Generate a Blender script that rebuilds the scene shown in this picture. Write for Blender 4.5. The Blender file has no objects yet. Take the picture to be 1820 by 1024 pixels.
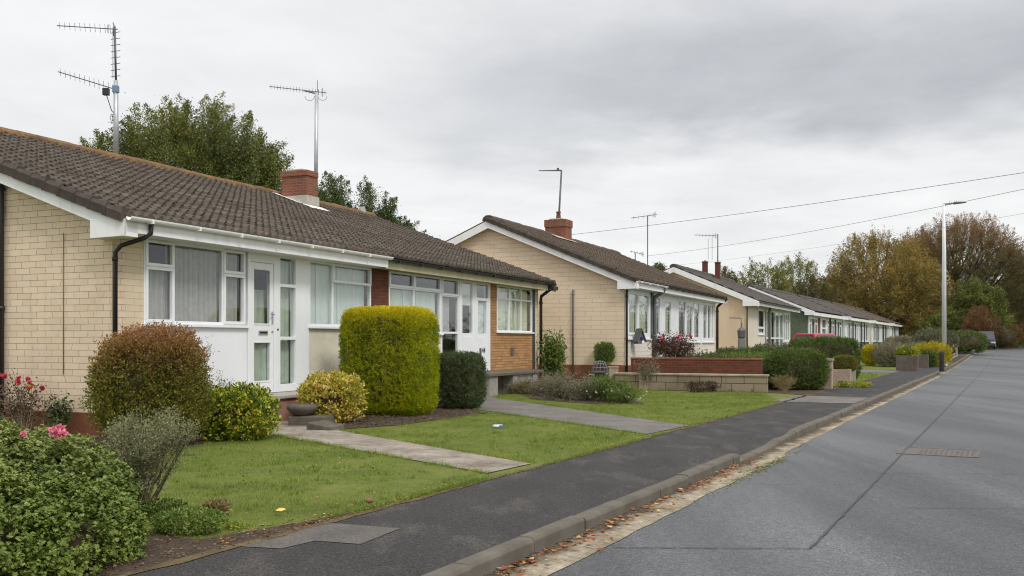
import bpy, math, random
import numpy as np
from mathutils import Vector, Matrix

PI = math.pi
R = math.radians
sc = bpy.context.scene
col = sc.collection
rnd = random.Random(7)
F, CX, CY, EYE = 1700.0, 910.0, 607.0, 1.4       # lens of the photograph, horizon row, eye height over the pavement
RA = R(27.6)                                      # the road runs this far right of the view axis
RS, RC = math.sin(RA), math.cos(RA)


def px(u, d):
    return ((u - CX) / F * d, d)


def ab(a, b):
    """road coordinates (a along the road, b to its right) to the world"""
    return (a * RS + b * RC, a * RC - b * RS)


def along(x, y):
    return x * RS + y * RC


def rise(a):
    t = min(1, max(0, (a - 45) / 70.0))
    return .6 * t * t * (3 - 2 * t)


def gz(x, y):
    return rise(along(x, y))


# ------------------------------------------------------------------ materials
def new_mat(name):
    m = bpy.data.materials.new(name)
    m.use_nodes = True
    nt = m.node_tree
    nt.nodes.clear()
    out = nt.nodes.new('ShaderNodeOutputMaterial')
    return m, nt, out


def N(nt, typ, ins=None, **kw):
    n = nt.nodes.new(typ)
    for k, v in kw.items():
        setattr(n, k, v)
    for k, v in (ins or {}).items():
        if hasattr(v, 'is_output'):
            nt.links.new(v, n.inputs[k])
        else:
            if isinstance(v, tuple) and len(v) == 3 and n.inputs[k].type == 'RGBA':
                v = (*v, 1)
            n.inputs[k].default_value = v
    return n


def noise(nt, vec, scale, detail=4, rough=.6, dist=0):
    n = N(nt, 'ShaderNodeTexNoise', {'Scale': scale, 'Detail': detail, 'Roughness': rough, 'Distortion': dist})
    if vec is not None:
        nt.links.new(vec, n.inputs['Vector'])
    return n.outputs['Fac']


def ramp(nt, fac, stops):
    n = nt.nodes.new('ShaderNodeValToRGB')
    cr = n.color_ramp
    while len(cr.elements) < len(stops):
        cr.elements.new(.5)
    for e, (p, c) in zip(cr.elements, stops):
        e.position = p
        e.color = (*c, 1) if len(c) == 3 else c
    nt.links.new(fac, n.inputs['Fac'])
    return n.outputs['Color']


def g3(v):
    return (v, v, v)


def mixc(nt, fac, a, b, mode='MIX'):
    n = nt.nodes.new('ShaderNodeMix')
    n.data_type = 'RGBA'
    n.blend_type = mode
    for i, v in ((0, fac), (6, a), (7, b)):
        if hasattr(v, 'is_output'):
            nt.links.new(v, n.inputs[i])
        elif i == 0:
            n.inputs[0].default_value = v
        else:
            n.inputs[i].default_value = (*v, 1)
    return n.outputs[2]


def mth(nt, op, a, b=0.0, c=None):
    n = nt.nodes.new('ShaderNodeMath')
    n.operation = op
    for i, v in enumerate((a, b) if c is None else (a, b, c)):
        if hasattr(v, 'is_output'):
            nt.links.new(v, n.inputs[i])
        else:
            n.inputs[i].default_value = v
    return n.outputs[0]


def objv(nt):
    return nt.nodes.new('ShaderNodeTexCoord').outputs['Object']


def uvv(nt):
    return nt.nodes.new('ShaderNodeTexCoord').outputs['UV']


def pos(nt):
    return nt.nodes.new('ShaderNodeNewGeometry').outputs['Position']


def finish(nt, out, color, rough=.6, bump=None, bstr=.3, bdist=.01, spec=.5, metal=0):
    b = N(nt, 'ShaderNodeBsdfPrincipled', {'Base Color': color, 'Roughness': rough, 'Metallic': metal})
    b.inputs['Specular IOR Level'].default_value = spec
    if bump is not None:
        bn = N(nt, 'ShaderNodeBump', {'Strength': bstr, 'Distance': bdist, 'Height': bump})
        nt.links.new(bn.outputs[0], b.inputs['Normal'])
    nt.links.new(b.outputs[0], out.inputs[0])
    return b


def plain(name, c, rough=.5, var=.12, scale=3.0, spec=.5, metal=0, bump=0, bscale=60, dirt=None, dirtamt=.5, streak=False):
    m, nt, out = new_mat(name)
    v = objv(nt)
    f = noise(nt, v, scale, 6)
    lo = tuple(x * (1 - var) for x in c)
    hi = tuple(min(1, x * (1 + var)) for x in c)
    cc = ramp(nt, f, [(.3, lo), (.7, hi)])
    if dirt:
        v2 = v
        if streak:
            v2 = N(nt, 'ShaderNodeMapping', {'Vector': v, 'Scale': (1, 1, .15)}).outputs[0]
        f2 = noise(nt, v2, scale * 2.3, 8, .7)
        k = ramp(nt, f2, [(.48, g3(0)), (.75, g3(dirtamt))])
        cc = mixc(nt, k, cc, dirt)
    rr = mth(nt, 'MULTIPLY_ADD', f, .25, rough - .12)
    finish(nt, out, cc, rr, noise(nt, v, bscale, 3) if bump else None, bump, .01, spec, metal)
    return m


def brick_mat(name, c1, c2, mortar, bw=.27, bh=.1, ms=.006, dark=(.2, .15, .1), damt=.35, irregular=.0, rough=.85):
    m, nt, out = new_mat(name)
    uv = uvv(nt)
    w = noise(nt, uv, 1.3, 2)
    off = N(nt, 'ShaderNodeCombineXYZ', {'X': mth(nt, 'MULTIPLY', w, irregular), 'Y': mth(nt, 'MULTIPLY', noise(nt, uv, 2.1, 2), .012)}).outputs[0]
    vec = N(nt, 'ShaderNodeVectorMath', {0: uv, 1: off}).outputs[0]
    b = N(nt, 'ShaderNodeTexBrick', {'Vector': vec, 'Scale': 1.0, 'Mortar Size': ms, 'Mortar Smooth': .25, 'Bias': -.1,
                                    'Brick Width': bw, 'Row Height': bh, 'Color1': c1, 'Color2': c2, 'Mortar': mortar})
    b.offset_frequency = 2
    b.offset = .43
    c = b.outputs['Color']
    big = noise(nt, uv, .7, 5, .65)
    c = mixc(nt, ramp(nt, big, [(.45, g3(0)), (.8, g3(damt))]), c, dark)
    st = N(nt, 'ShaderNodeMapping', {'Vector': uv, 'Scale': (5, .5, 1)}).outputs[0]
    c = mixc(nt, ramp(nt, noise(nt, st, 1.5, 6, .7), [(.55, g3(0)), (.8, g3(damt * .8))]), c, dark)
    fine = noise(nt, uv, 90, 4)
    c = mixc(nt, .5, c, ramp(nt, fine, [(.3, g3(.42)), (.7, g3(.58))]), 'OVERLAY')
    h = mth(nt, 'MULTIPLY_ADD', b.outputs['Fac'], -1.0, mth(nt, 'MULTIPLY', fine, .35))
    finish(nt, out, c, rough, h, .6, .008, .2)
    return m


def leaf_mat(name, cols, trans=.25, rough=.55, clump=1.2, spec=.3, tips=None):
    m, nt, out = new_mat(name)
    rand = nt.nodes.new('ShaderNodeNewGeometry').outputs['Random Per Island']
    f = mth(nt, 'MULTIPLY_ADD', noise(nt, objv(nt), clump, 4), 1.1, mth(nt, 'MULTIPLY_ADD', rand, .75, -.42))
    st = [(.1 + .8 * i / max(1, len(cols) - 1), c) for i, c in enumerate(cols)]
    c = ramp(nt, f, st)
    if tips:
        # new growth along the clipped top is a yellower leaf
        sx = nt.nodes.new('ShaderNodeSeparateXYZ')
        nt.links.new(objv(nt), sx.inputs[0])
        mr = nt.nodes.new('ShaderNodeMapRange')
        nt.links.new(mth(nt, 'MULTIPLY_ADD', rand, .5, sx.outputs[2]), mr.inputs[0])
        mr.inputs[1].default_value, mr.inputs[2].default_value = tips[0], tips[1]
        c = mixc(nt, mr.outputs[0], c, tips[2])
    b = N(nt, 'ShaderNodeBsdfPrincipled', {'Base Color': c, 'Roughness': rough})
    b.inputs['Specular IOR Level'].default_value = spec
    t = N(nt, 'ShaderNodeBsdfTranslucent', {'Color': mixc(nt, .5, c, (.3, .35, .04), 'MIX') if False else c})
    mx = N(nt, 'ShaderNodeMixShader', {0: trans, 1: b.outputs[0], 2: t.outputs[0]})
    nt.links.new(mx.outputs[0], out.inputs[0])
    return m


def glass_mat(name, tint=(.92, .93, .92), refl=.09):
    m, nt, out = new_mat(name)
    lw = nt.nodes.new('ShaderNodeLayerWeight')
    lw.inputs['Blend'].default_value = .5
    f = mth(nt, 'MULTIPLY_ADD', mth(nt, 'POWER', lw.outputs['Facing'], 4.0), .75, refl * .5)
    wob = N(nt, 'ShaderNodeBump', {'Strength': .04, 'Distance': .05, 'Height': noise(nt, objv(nt), 1.7, 1)})
    t = N(nt, 'ShaderNodeBsdfTransparent', {'Color': tint})
    g = N(nt, 'ShaderNodeBsdfGlossy', {'Color': (.95, .97, 1), 'Roughness': .02, 'Normal': wob.outputs[0]})
    mx = N(nt, 'ShaderNodeMixShader', {0: f, 1: t.outputs[0], 2: g.outputs[0]})
    nt.links.new(mx.outputs[0], out.inputs[0])
    return m


def ground_mat(name, stops, s1, s2, bscale=40, bstr=.3, rough=.9, spec=.2, bd=.02, s3=150):
    m, nt, out = new_mat(name)
    p = pos(nt)
    f = mth(nt, 'ADD', mth(nt, 'MULTIPLY', noise(nt, p, s1, 5), .45), mth(nt, 'ADD', mth(nt, 'MULTIPLY', noise(nt, p, s2, 5), .35), mth(nt, 'MULTIPLY', noise(nt, p, s3, 3), .2)))
    finish(nt, out, ramp(nt, f, stops), rough, noise(nt, p, bscale, 5), bstr, bd, spec)
    return m


M = {}
M['upvc'] = plain('white_upvc', (.85, .865, .895), .35, .02, 2, .5, dirt=(.6, .61, .57), dirtamt=.22, streak=True)
M['fascia'] = plain('white_fascia_paint', (.84, .845, .86), .5, .03, 2, .4, dirt=(.52, .51, .44), dirtamt=.4, streak=True)
M['olive'] = plain('weathered_cream_board', (.44, .41, .27), .7, .15, 3, .3, dirt=(.2, .22, .1), dirtamt=.5)
M['render_white'] = plain('smooth_white_render', (.83, .85, .89), .8, .03, 1.2, .2, bump=.05, bscale=120, dirt=(.6, .6, .57), dirtamt=.25, streak=True)
M['render_cream'] = plain('dirty_cream_render', (.72, .68, .55), .85, .08, 1.1, .2, bump=.15, bscale=70, dirt=(.36, .36, .28), dirtamt=.5)
M['render_peach'] = plain('peach_render', (.72, .56, .40), .85, .06, .8, .2, bump=.1, bscale=60, dirt=(.45, .36, .26), dirtamt=.35, streak=True)
M['render_pale'] = plain('pale_render', (.70, .65, .55), .85, .06, .9, .2, bump=.1, bscale=60, dirt=(.42, .38, .3), dirtamt=.35, streak=True)
M['render_green'] = plain('grey_green_pebbledash', (.14, .17, .12), .9, .25, 6, .2, bump=.3, bscale=50)
M['dark_clad'] = plain('dark_grey_cladding', (.05, .055, .06), .6, .2, 2)
M['plinth'] = plain('red_brown_plinth_paint', (.20, .075, .045), .8, .2, 2, .2, bump=.2, bscale=50, dirt=(.09, .045, .035), dirtamt=.6)
M['step'] = plain('faded_pink_render', (.36, .19, .15), .8, .15, 3, .2, bump=.2, bscale=50, dirt=(.2, .12, .1), dirtamt=.5)
M['black'] = plain('black_plastic', (.018, .018, .02), .4, .2)
M['grey_pipe'] = plain('grey_plastic', (.16, .17, .18), .5, .1)
M['galv'] = plain('galvanised_steel', (.50, .53, .56), .45, .1, 9, metal=.6, dirt=(.3, .28, .26), dirtamt=.3)
M['darkmetal'] = plain('dark_weathered_aluminium', (.12, .12, .125), .5, .2, 9, metal=.4)
M['brownconc0'] = plain('dark_stained_concrete', (.15, .125, .10), .9, .25, 3, .2, bump=.4, bscale=40, dirt=(.06, .05, .04), dirtamt=.6)
M['concrete'] = plain('old_concrete', (.33, .31, .28), .9, .2, 3, .2, bump=.4, bscale=45, dirt=(.12, .11, .08), dirtamt=.6)
M['pale_concrete'] = plain('pale_concrete_block', (.38, .325, .245), .9, .2, 2.2, .2, bump=.35, bscale=35, dirt=(.16, .12, .08), dirtamt=.7, streak=True)
M['stone'] = plain('grey_stone', (.115, .10, .083), .9, .3, 7, .2, bump=.6, bscale=30, dirt=(.1, .1, .07), dirtamt=.6)
M['cement'] = plain('cement_flashing', (.42, .39, .35), .9, .15, 8, .2, bump=.4, bscale=50)
M['lead'] = plain('white_flashing', (.82, .82, .80), .6, .08, 6)
M['curtain_grey'] = plain('grey_net_curtain', (.46, .455, .45), .9, .12, 8)
M['curtain_aqua'] = plain('pale_aqua_curtain', (.74, .84, .81), .9, .05, 5)
M['curtain_green'] = plain('pale_green_blind', (.70, .76, .60), .9, .05, 5)
M['curtain_white'] = plain('white_net_curtain', (.78, .80, .80), .9, .06, 6)
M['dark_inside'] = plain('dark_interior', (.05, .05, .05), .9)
M['frosted'] = plain('frosted_glass_backing', (.52, .60, .52), .6, .2, 3)
M['glass'] = glass_mat('window_glass')
M['brick_cream'] = brick_mat('cream_facing_brick', (.78, .64, .49), (.71, .565, .42), (.29, .20, .135), .30, .098, .0038, (.44, .34, .25), .5, .25)
M['brick_pale'] = brick_mat('pale_cream_brick', (.72, .60, .43), (.68, .56, .40), (.52, .41, .27), .30, .098, .004, (.55, .47, .36), .4, .1)
M['brick_cream_far'] = brick_mat('buff_facing_brick', (.80, .66, .50), (.76, .62, .46), (.55, .42, .30), .55, .15, .006, (.55, .43, .30), .3, .5)
M['brick_white_far'] = brick_mat('whitish_painted_brick', (.76, .71, .63), (.73, .68, .60), (.56, .49, .41), .6, .15, .006, (.55, .48, .4), .3, .4)
M['brick_red'] = brick_mat('dark_red_brick', (.17, .055, .032), (.115, .04, .025), (.17, .10, .07), .225, .075, .006, (.08, .04, .03), .5)
M['brick_plinth'] = brick_mat('red_plinth_brick', (.26, .10, .055), (.2, .075, .04), (.22, .14, .1), .225, .075, .007, (.1, .06, .04), .5)
M['brick_orange'] = brick_mat('orange_brick', (.50, .29, .135), (.38, .20, .085), (.20, .115, .06), .225, .075, .006, (.2, .1, .04), .55)
M['brick_chimney'] = brick_mat('red_chimney_brick', (.30, .105, .06), (.21, .075, .045), (.27, .17, .12), .225, .075, .011, (.09, .05, .04), .7)
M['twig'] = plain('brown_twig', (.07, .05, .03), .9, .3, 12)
M['bark'] = plain('tree_bark', (.075, .06, .045), .95, .3, 5, .1, bump=.6, bscale=20)
M['bark_grey'] = plain('grey_branch_bark', (.10, .085, .06), .95, .3, 5, .1)


def tile_mat(name, c_lo, c_hi, lichen):
    m, nt, out = new_mat(name)
    uv = uvv(nt)
    o = objv(nt)
    b = N(nt, 'ShaderNodeTexBrick', {'Vector': uv, 'Scale': 1.0, 'Mortar Size': 0.0, 'Brick Width': .2, 'Row Height': .25, 'Color1': g3(.25), 'Color2': g3(.8), 'Mortar': g3(.3)})
    f = mth(nt, 'MULTIPLY_ADD', b.outputs['Color'], .35, mth(nt, 'MULTIPLY', noise(nt, o, 2.4, 6, .7), .65))
    c = ramp(nt, f, [(.3, c_lo), (.68, c_hi)])
    c = mixc(nt, ramp(nt, noise(nt, o, .8, 7, .7), [(.5, g3(0)), (.72, g3(.7))]), c, lichen)
    c = mixc(nt, ramp(nt, noise(nt, o, 14, 5, .75), [(.6, g3(0)), (.78, g3(.55))]), c, (.27, .25, .2))
    finish(nt, out, c, .9, noise(nt, o, 50, 4), .5, .01, .25)
    return m


M['tile'] = tile_mat('brown_concrete_roof_tile', (.05, .038, .03), (.135, .112, .09), (.165, .148, .12))
M['tile_far'] = tile_mat('dark_brown_roof_tile', (.06, .042, .032), (.125, .095, .072), (.14, .115, .085))
M['tile_grey'] = tile_mat('dark_grey_roof_tile', (.055, .048, .044), (.115, .10, .09), (.13, .115, .095))
M['ridge'] = plain('lichen_ridge_tile', (.15, .095, .055), .9, .35, 2.5, .2, bump=.5, bscale=30, dirt=(.34, .17, .035), dirtamt=.9)
M['verge'] = plain('dark_verge_tile', (.07, .055, .048), .85, .35, 5, .3, bump=.4, bscale=30)


# ------------------------------------------------------------------ mesh building
class MB:
    def __init__(s):
        s.v, s.f, s.m = [], [], []
        s.mi = 0

    def add(s, verts, faces):
        o = len(s.v)
        s.v += [tuple(p) for p in verts]
        s.f += [tuple(i + o for i in f) for f in faces]
        s.m += [s.mi] * len(faces)
        return s

    def box(s, x0, x1, y0, y1, z0, z1):
        return s.add([(x0, y0, z0), (x1, y0, z0), (x1, y1, z0), (x0, y1, z0), (x0, y0, z1), (x1, y0, z1), (x1, y1, z1), (x0, y1, z1)],
                     [(0, 3, 2, 1), (4, 5, 6, 7), (0, 1, 5, 4), (1, 2, 6, 5), (2, 3, 7, 6), (3, 0, 4, 7)])

    def quad(s, a, b, c, d):
        return s.add([a, b, c, d], [(0, 1, 2, 3)])

    def prism(s, poly, axis, lo, hi):
        """polygon (2-D) pushed from lo to hi along an axis; the polygon's coordinates are the other two axes in order"""
        n = len(poly)
        def P(p, t):
            if axis == 'x':
                return (t, p[0], p[1])
            if axis == 'y':
                return (p[0], t, p[1])
            return (p[0], p[1], t)
        vs = [P(p, lo) for p in poly] + [P(p, hi) for p in poly]
        fs = [tuple(range(n))[::-1], tuple(range(n, 2 * n))] + [(i, (i + 1) % n, n + (i + 1) % n, n + i) for i in range(n)]
        return s.add(vs, fs)

    def tube(s, pts, rad, n=6, cap=True):
        pts = [Vector(p) for p in pts]
        if not isinstance(rad, (list, tuple)):
            rad = [rad] * len(pts)
        o = len(s.v)
        prev = None
        for i, p in enumerate(pts):
            t = (pts[min(i + 1, len(pts) - 1)] - pts[max(i - 1, 0)]).normalized()
            if prev is None:
                prev = t.cross(Vector((0, 0, 1)) if abs(t.z) < .9 else Vector((1, 0, 0))).normalized()
            a = (prev - t * prev.dot(t))
            a = a.normalized() if a.length > 1e-6 else t.orthogonal().normalized()
            b = t.cross(a)
            prev = a
            for k in range(n):
                q = p + (a * math.cos(2 * PI * k / n) + b * math.sin(2 * PI * k / n)) * rad[i]
                s.v.append(tuple(q))
        for i in range(len(pts) - 1):
            for k in range(n):
                s.f.append((o + i * n + k, o + i * n + (k + 1) % n, o + (i + 1) * n + (k + 1) % n, o + (i + 1) * n + k))
                s.m.append(s.mi)
        if cap:
            s.f.append(tuple(o + k for k in range(n))[::-1])
            s.f.append(tuple(o + (len(pts) - 1) * n + k for k in range(n)))
            s.m += [s.mi] * 2
        return s

    def lathe(s, prof, n=16, c=(0, 0)):
        o = len(s.v)
        for r, z in prof:
            for k in range(n):
                s.v.append((c[0] + r * math.cos(2 * PI * k / n), c[1] + r * math.sin(2 * PI * k / n), z))
        for i in range(len(prof) - 1):
            for k in range(n):
                s.f.append((o + i * n + k, o + i * n + (k + 1) % n, o + (i + 1) * n + (k + 1) % n, o + (i + 1) * n + k))
                s.m.append(s.mi)
        s.f.append(tuple(o + k for k in range(n))[::-1])
        s.f.append(tuple(o + (len(prof) - 1) * n + k for k in range(n)))
        s.m += [s.mi] * 2
        return s

    def build(s, name, mats, parent=None, loc=(0, 0, 0), rotz=0, smooth=False, bevel=0):
        me = bpy.data.meshes.new(name)
        me.from_pydata(s.v, [], s.f)
        for m in (mats if isinstance(mats, (list, tuple)) else [mats]):
            me.materials.append(m)
        me.polygons.foreach_set('material_index', s.m)
        if smooth:
            me.polygons.foreach_set('use_smooth', [True] * len(s.f))
        box_uv(me)
        return link(name, me, parent, loc, rotz, bevel)


def box_uv(me):
    nl = len(me.loops)
    if not nl:
        return
    uv = me.uv_layers.new(name='UVMap')
    co = np.empty(len(me.vertices) * 3, np.float32)
    me.vertices.foreach_get('co', co)
    co = co.reshape(-1, 3)
    vi = np.empty(nl, np.int32)
    me.loops.foreach_get('vertex_index', vi)
    nr = np.empty(len(me.polygons) * 3, np.float32)
    me.polygons.foreach_get('normal', nr)
    tot = np.empty(len(me.polygons), np.int32)
    me.polygons.foreach_get('loop_total', tot)
    ax = np.repeat(np.argmax(np.abs(nr.reshape(-1, 3)), 1), tot)
    p = co[vi]
    out = np.where((ax == 0)[:, None], p[:, [1, 2]], np.where((ax == 1)[:, None], p[:, [0, 2]], p[:, [0, 1]]))
    uv.data.foreach_set('uv', np.ascontiguousarray(out, np.float32).ravel())


def link(name, data, parent=None, loc=(0, 0, 0), rotz=0, bevel=0):
    o = bpy.data.objects.new(name, data)
    col.objects.link(o)
    o.location = loc
    o.rotation_euler = (0, 0, rotz)
    if parent is not None:
        o.parent = parent
    if bevel:
        b = o.modifiers.new('bevel', 'BEVEL')
        b.width = bevel
        b.segments = 2
        b.limit_method = 'ANGLE'
    return o


def tag(o, label, cat, group=None):
    o['label'] = label
    o['category'] = cat
    if group:
        o['group'] = group
    return o


def thing(name, label, cat, loc=(0, 0, 0), rotz=0, group=None):
    return tag(link(name, None, None, loc, rotz), label, cat, group)


def setting(o, kind='structure'):
    o['kind'] = kind
    return o


def np_mesh(name, V, Fq, mat, parent=None, loc=(0, 0, 0), rotz=0, smooth=False):
    """vertices (n,3) and faces (m,k) of one size, straight from arrays"""
    me = bpy.data.meshes.new(name)
    V = np.ascontiguousarray(V, np.float32)
    Fq = np.ascontiguousarray(Fq, np.int32)
    me.vertices.add(len(V))
    me.vertices.foreach_set('co', V.ravel())
    k = Fq.shape[1]
    me.loops.add(Fq.size)
    me.loops.foreach_set('vertex_index', Fq.ravel())
    me.polygons.add(len(Fq))
    me.polygons.foreach_set('loop_start', np.arange(0, Fq.size, k, dtype=np.int32))
    me.polygons.foreach_set('loop_total', np.full(len(Fq), k, np.int32))
    if smooth:
        me.polygons.foreach_set('use_smooth', np.ones(len(Fq), bool))
    me.materials.append(mat)
    me.update(calc_edges=True)
    return link(name, me, parent, loc, rotz)


# ------------------------------------------------------------------ foliage
def unit(v):
    return v / np.maximum(1e-9, np.linalg.norm(v, axis=1, keepdims=True))


def waves(P, freq, seed, n=7):
    r = np.random.default_rng(seed)
    s = np.zeros(len(P))
    for i in range(n):
        k = r.normal(size=3)
        k = k / np.linalg.norm(k) * freq * r.uniform(.6, 1.9)
        s += np.sin(P @ k + r.uniform(0, 6.28))
    return s / n


def leaf_arrays(P, L, rng, nrm=None, out=.5, aspect=.5, up=.0):
    n = len(P)
    d = unit(rng.normal(size=(n, 3)))
    if nrm is not None:
        d = unit(d * (1 - out) + nrm * out)
    d[:, 2] += up
    d = unit(d)
    s = unit(np.cross(d, unit(rng.normal(size=(n, 3)))))
    w = np.cross(d, s)
    L = (L * rng.uniform(.6, 1.3, n))[:, None]
    W = L * aspect * .5
    base, tip = P, P + d * L - w * L * .12
    l = P + d * L * .45 + s * W + w * L * .12
    r = P + d * L * .45 - s * W + w * L * .12
    V = np.stack([base, l, tip, r], 1).reshape(-1, 3)
    return V, np.arange(4 * n).reshape(-1, 4)


def box_surface(n, rng, dims, e=5.0):
    """points and outward normals on a rounded box with half-sizes dims"""
    a, b, c = dims
    ar = np.array([b * c, b * c, a * c, a * c, a * b, a * b])
    face = rng.choice(6, n, p=ar / ar.sum())
    p = rng.uniform(-1, 1, (n, 3))
    ax = face // 2
    p[np.arange(n), ax] = np.where(face % 2, 1, -1)
    q = p / (np.sum(np.abs(p) ** e, 1) ** (1 / e))[:, None]
    nr = unit(np.sign(q) * np.abs(q) ** (e - 1) / np.array(dims))
    return q * np.array(dims), nr


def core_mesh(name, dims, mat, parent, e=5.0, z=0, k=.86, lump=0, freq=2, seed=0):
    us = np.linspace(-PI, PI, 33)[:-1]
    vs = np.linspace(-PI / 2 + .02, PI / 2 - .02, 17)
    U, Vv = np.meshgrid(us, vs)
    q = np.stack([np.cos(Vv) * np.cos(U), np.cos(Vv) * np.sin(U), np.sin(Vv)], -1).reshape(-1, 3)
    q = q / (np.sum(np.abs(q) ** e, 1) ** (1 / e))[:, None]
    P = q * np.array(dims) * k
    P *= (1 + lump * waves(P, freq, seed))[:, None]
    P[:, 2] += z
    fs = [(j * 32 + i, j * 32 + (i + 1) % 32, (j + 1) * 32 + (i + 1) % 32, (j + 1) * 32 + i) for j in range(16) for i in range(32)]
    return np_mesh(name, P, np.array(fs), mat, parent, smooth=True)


def sprigs(P, nr, rng, per, ln, rad, up=.2):
    """each point becomes a short leafy shoot growing outward"""
    n = len(P)
    ax = unit(nr * .75 + unit(rng.normal(size=(n, 3))) * .55 + np.array([0, 0, up]))
    L = ln * rng.uniform(.5, 1.5, n)
    k = np.repeat(np.arange(n), per)
    q = rng.uniform(-.5, 1, len(k))
    Q = P[k] + ax[k] * (q * L[k])[:, None] + rng.normal(size=(len(k), 3)) * (rad * (1.1 - np.abs(q)))[:, None]
    return Q, ax[k]


def hedge(name, label, cat, xy, dims, n, leaf, mat, seed, rotz=0, e=5.0, lump=.05, freq=3, depth=.14, out=.5, aspect=.5, group=None, z0=None, core=True, up=.1, stray=0, fine=.03, sprig=None):
    """a clipped or rounded bush: leaves through the outer layer, a solid twig-brown core within for inner shade"""
    rng = np.random.default_rng(seed)
    t = thing(name, label, cat, (xy[0], xy[1], gz(*xy) if z0 is None else z0), rotz, group)
    if sprig:
        per, sl_, sr_ = sprig
        n = n // per
    P, nr = box_surface(n, rng, dims, e)
    P = P * (1 + lump * waves(P, freq, seed) + fine * waves(P, freq * 4, seed + 1))[:, None]
    P -= nr * (rng.uniform(0, 1, n) ** 1.7 * depth)[:, None]
    if stray:
        k = rng.random(n) < stray
        P[k] += nr[k] * rng.uniform(0, .1, (k.sum(), 1)) + np.array([0, 0, .03])
    if sprig:
        P, nr = sprigs(P, nr, rng, per, sl_, sr_, up)
    P[:, 2] += dims[2]
    keep = P[:, 2] > .01
    V, Fq = leaf_arrays(P[keep], leaf, rng, nr[keep], out, aspect, up)
    np_mesh('foliage', V, Fq, mat, t)
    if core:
        core_mesh('twig_shade_core', dims, M['twig'], t, e, dims[2], 1 - depth * .75 / min(dims), lump, freq, seed)  # solid twig-brown core, its dark colour standing in for shade between leaves
    return t


def shrub(name, label, cat, xy, stems, top, n, leaf, mat, seed, rotz=0, z0=None, along_=(.45, 1), aspect=.4, stem_r=.012, group=None, spread=.05, crown=None, twigmat=None, lean=(0, 0)):
    """open shrub: bent stems that fork, leaves sprinkled along the outer ends. top = (rx, ry, zlow, zhigh) of the stem ends"""
    rng = np.random.default_rng(seed)
    t = thing(name, label, cat, (xy[0], xy[1], gz(*xy) if z0 is None else z0), rotz, group)
    mb = MB()
    pts = []
    for i in range(stems):
        an = rng.uniform(0, 2 * PI)
        rr = math.sqrt(rng.uniform(0, 1))
        zt = top[2] + (top[3] - top[2]) * math.sqrt(max(0, 1 - rr * rr * .85)) * rng.uniform(.75, 1.03)
        end = np.array([top[0] * rr * math.cos(an) + lean[0], top[1] * rr * math.sin(an) + lean[1], zt])
        base = np.array([rng.normal() * .04, rng.normal() * .04, -.03])
        mid = base * .45 + end * .55 + np.array([rng.normal() * .06, rng.normal() * .06, rng.uniform(-.05, .1)]) * top[0] * 1.2
        cur = [base * (1 - s) ** 2 + mid * 2 * s * (1 - s) + end * s * s for s in np.linspace(0, 1, 7)]
        mb.tube(cur, [stem_r * (1 - .75 * s) for s in np.linspace(0, 1, 7)], 4, False)
        for k in range(4):
            s = rng.uniform(.4, .9)
            b0 = cur[int(s * 6)]
            e2 = b0 + rng.normal(size=3) * np.array([1, 1, .6]) * top[0] * .28 + np.array([0, 0, top[0] * .12])
            mb.tube([b0, (b0 + e2) / 2 + rng.normal(size=3) * .01, e2], [stem_r * .4, stem_r * .3, stem_r * .15], 3, False)
            for q in np.linspace(.2, 1, 8):
                pts.append(b0 * (1 - q) + e2 * q)
        for s in np.linspace(along_[0], along_[1], 14):
            pts.append(base * (1 - s) ** 2 + mid * 2 * s * (1 - s) + end * s * s)
    mb.build('stems', twigmat or M['twig'], t)
    pts = np.array(pts)
    P = pts[rng.integers(0, len(pts), n)] + rng.normal(size=(n, 3)) * spread
    P = P[P[:, 2] > .01]
    V, Fq = leaf_arrays(P, leaf, rng, None, 0, aspect, .3)
    np_mesh('foliage', V, Fq, mat, t)
    return t


def flower(parent, at, r, mat, rng, petals=14):
    P = np.tile(np.array(at, float), (petals, 1))
    nr = unit(rng.normal(size=(petals, 3)) + np.array([0, -.5, .6]))
    V, Fq = leaf_arrays(P, r, rng, nr, .8, .9)
    return np_mesh('blossom', V, Fq, mat, parent)


def kmeans(P, k, rng, it=8):
    C = P[rng.choice(len(P), k, replace=False)]
    for _ in range(it):
        a = np.argmin(((P[:, None] - C[None]) ** 2).sum(-1), 1)
        for i in range(k):
            if (a == i).any():
                C[i] = P[a == i].mean(0)
    return np.argmin(((P[:, None] - C[None]) ** 2).sum(-1), 1), C


def bez(a, m, b, n):
    return [a * (1 - t) ** 2 + m * 2 * t * (1 - t) + b * t * t for t in np.linspace(0, 1, n)]


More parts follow.
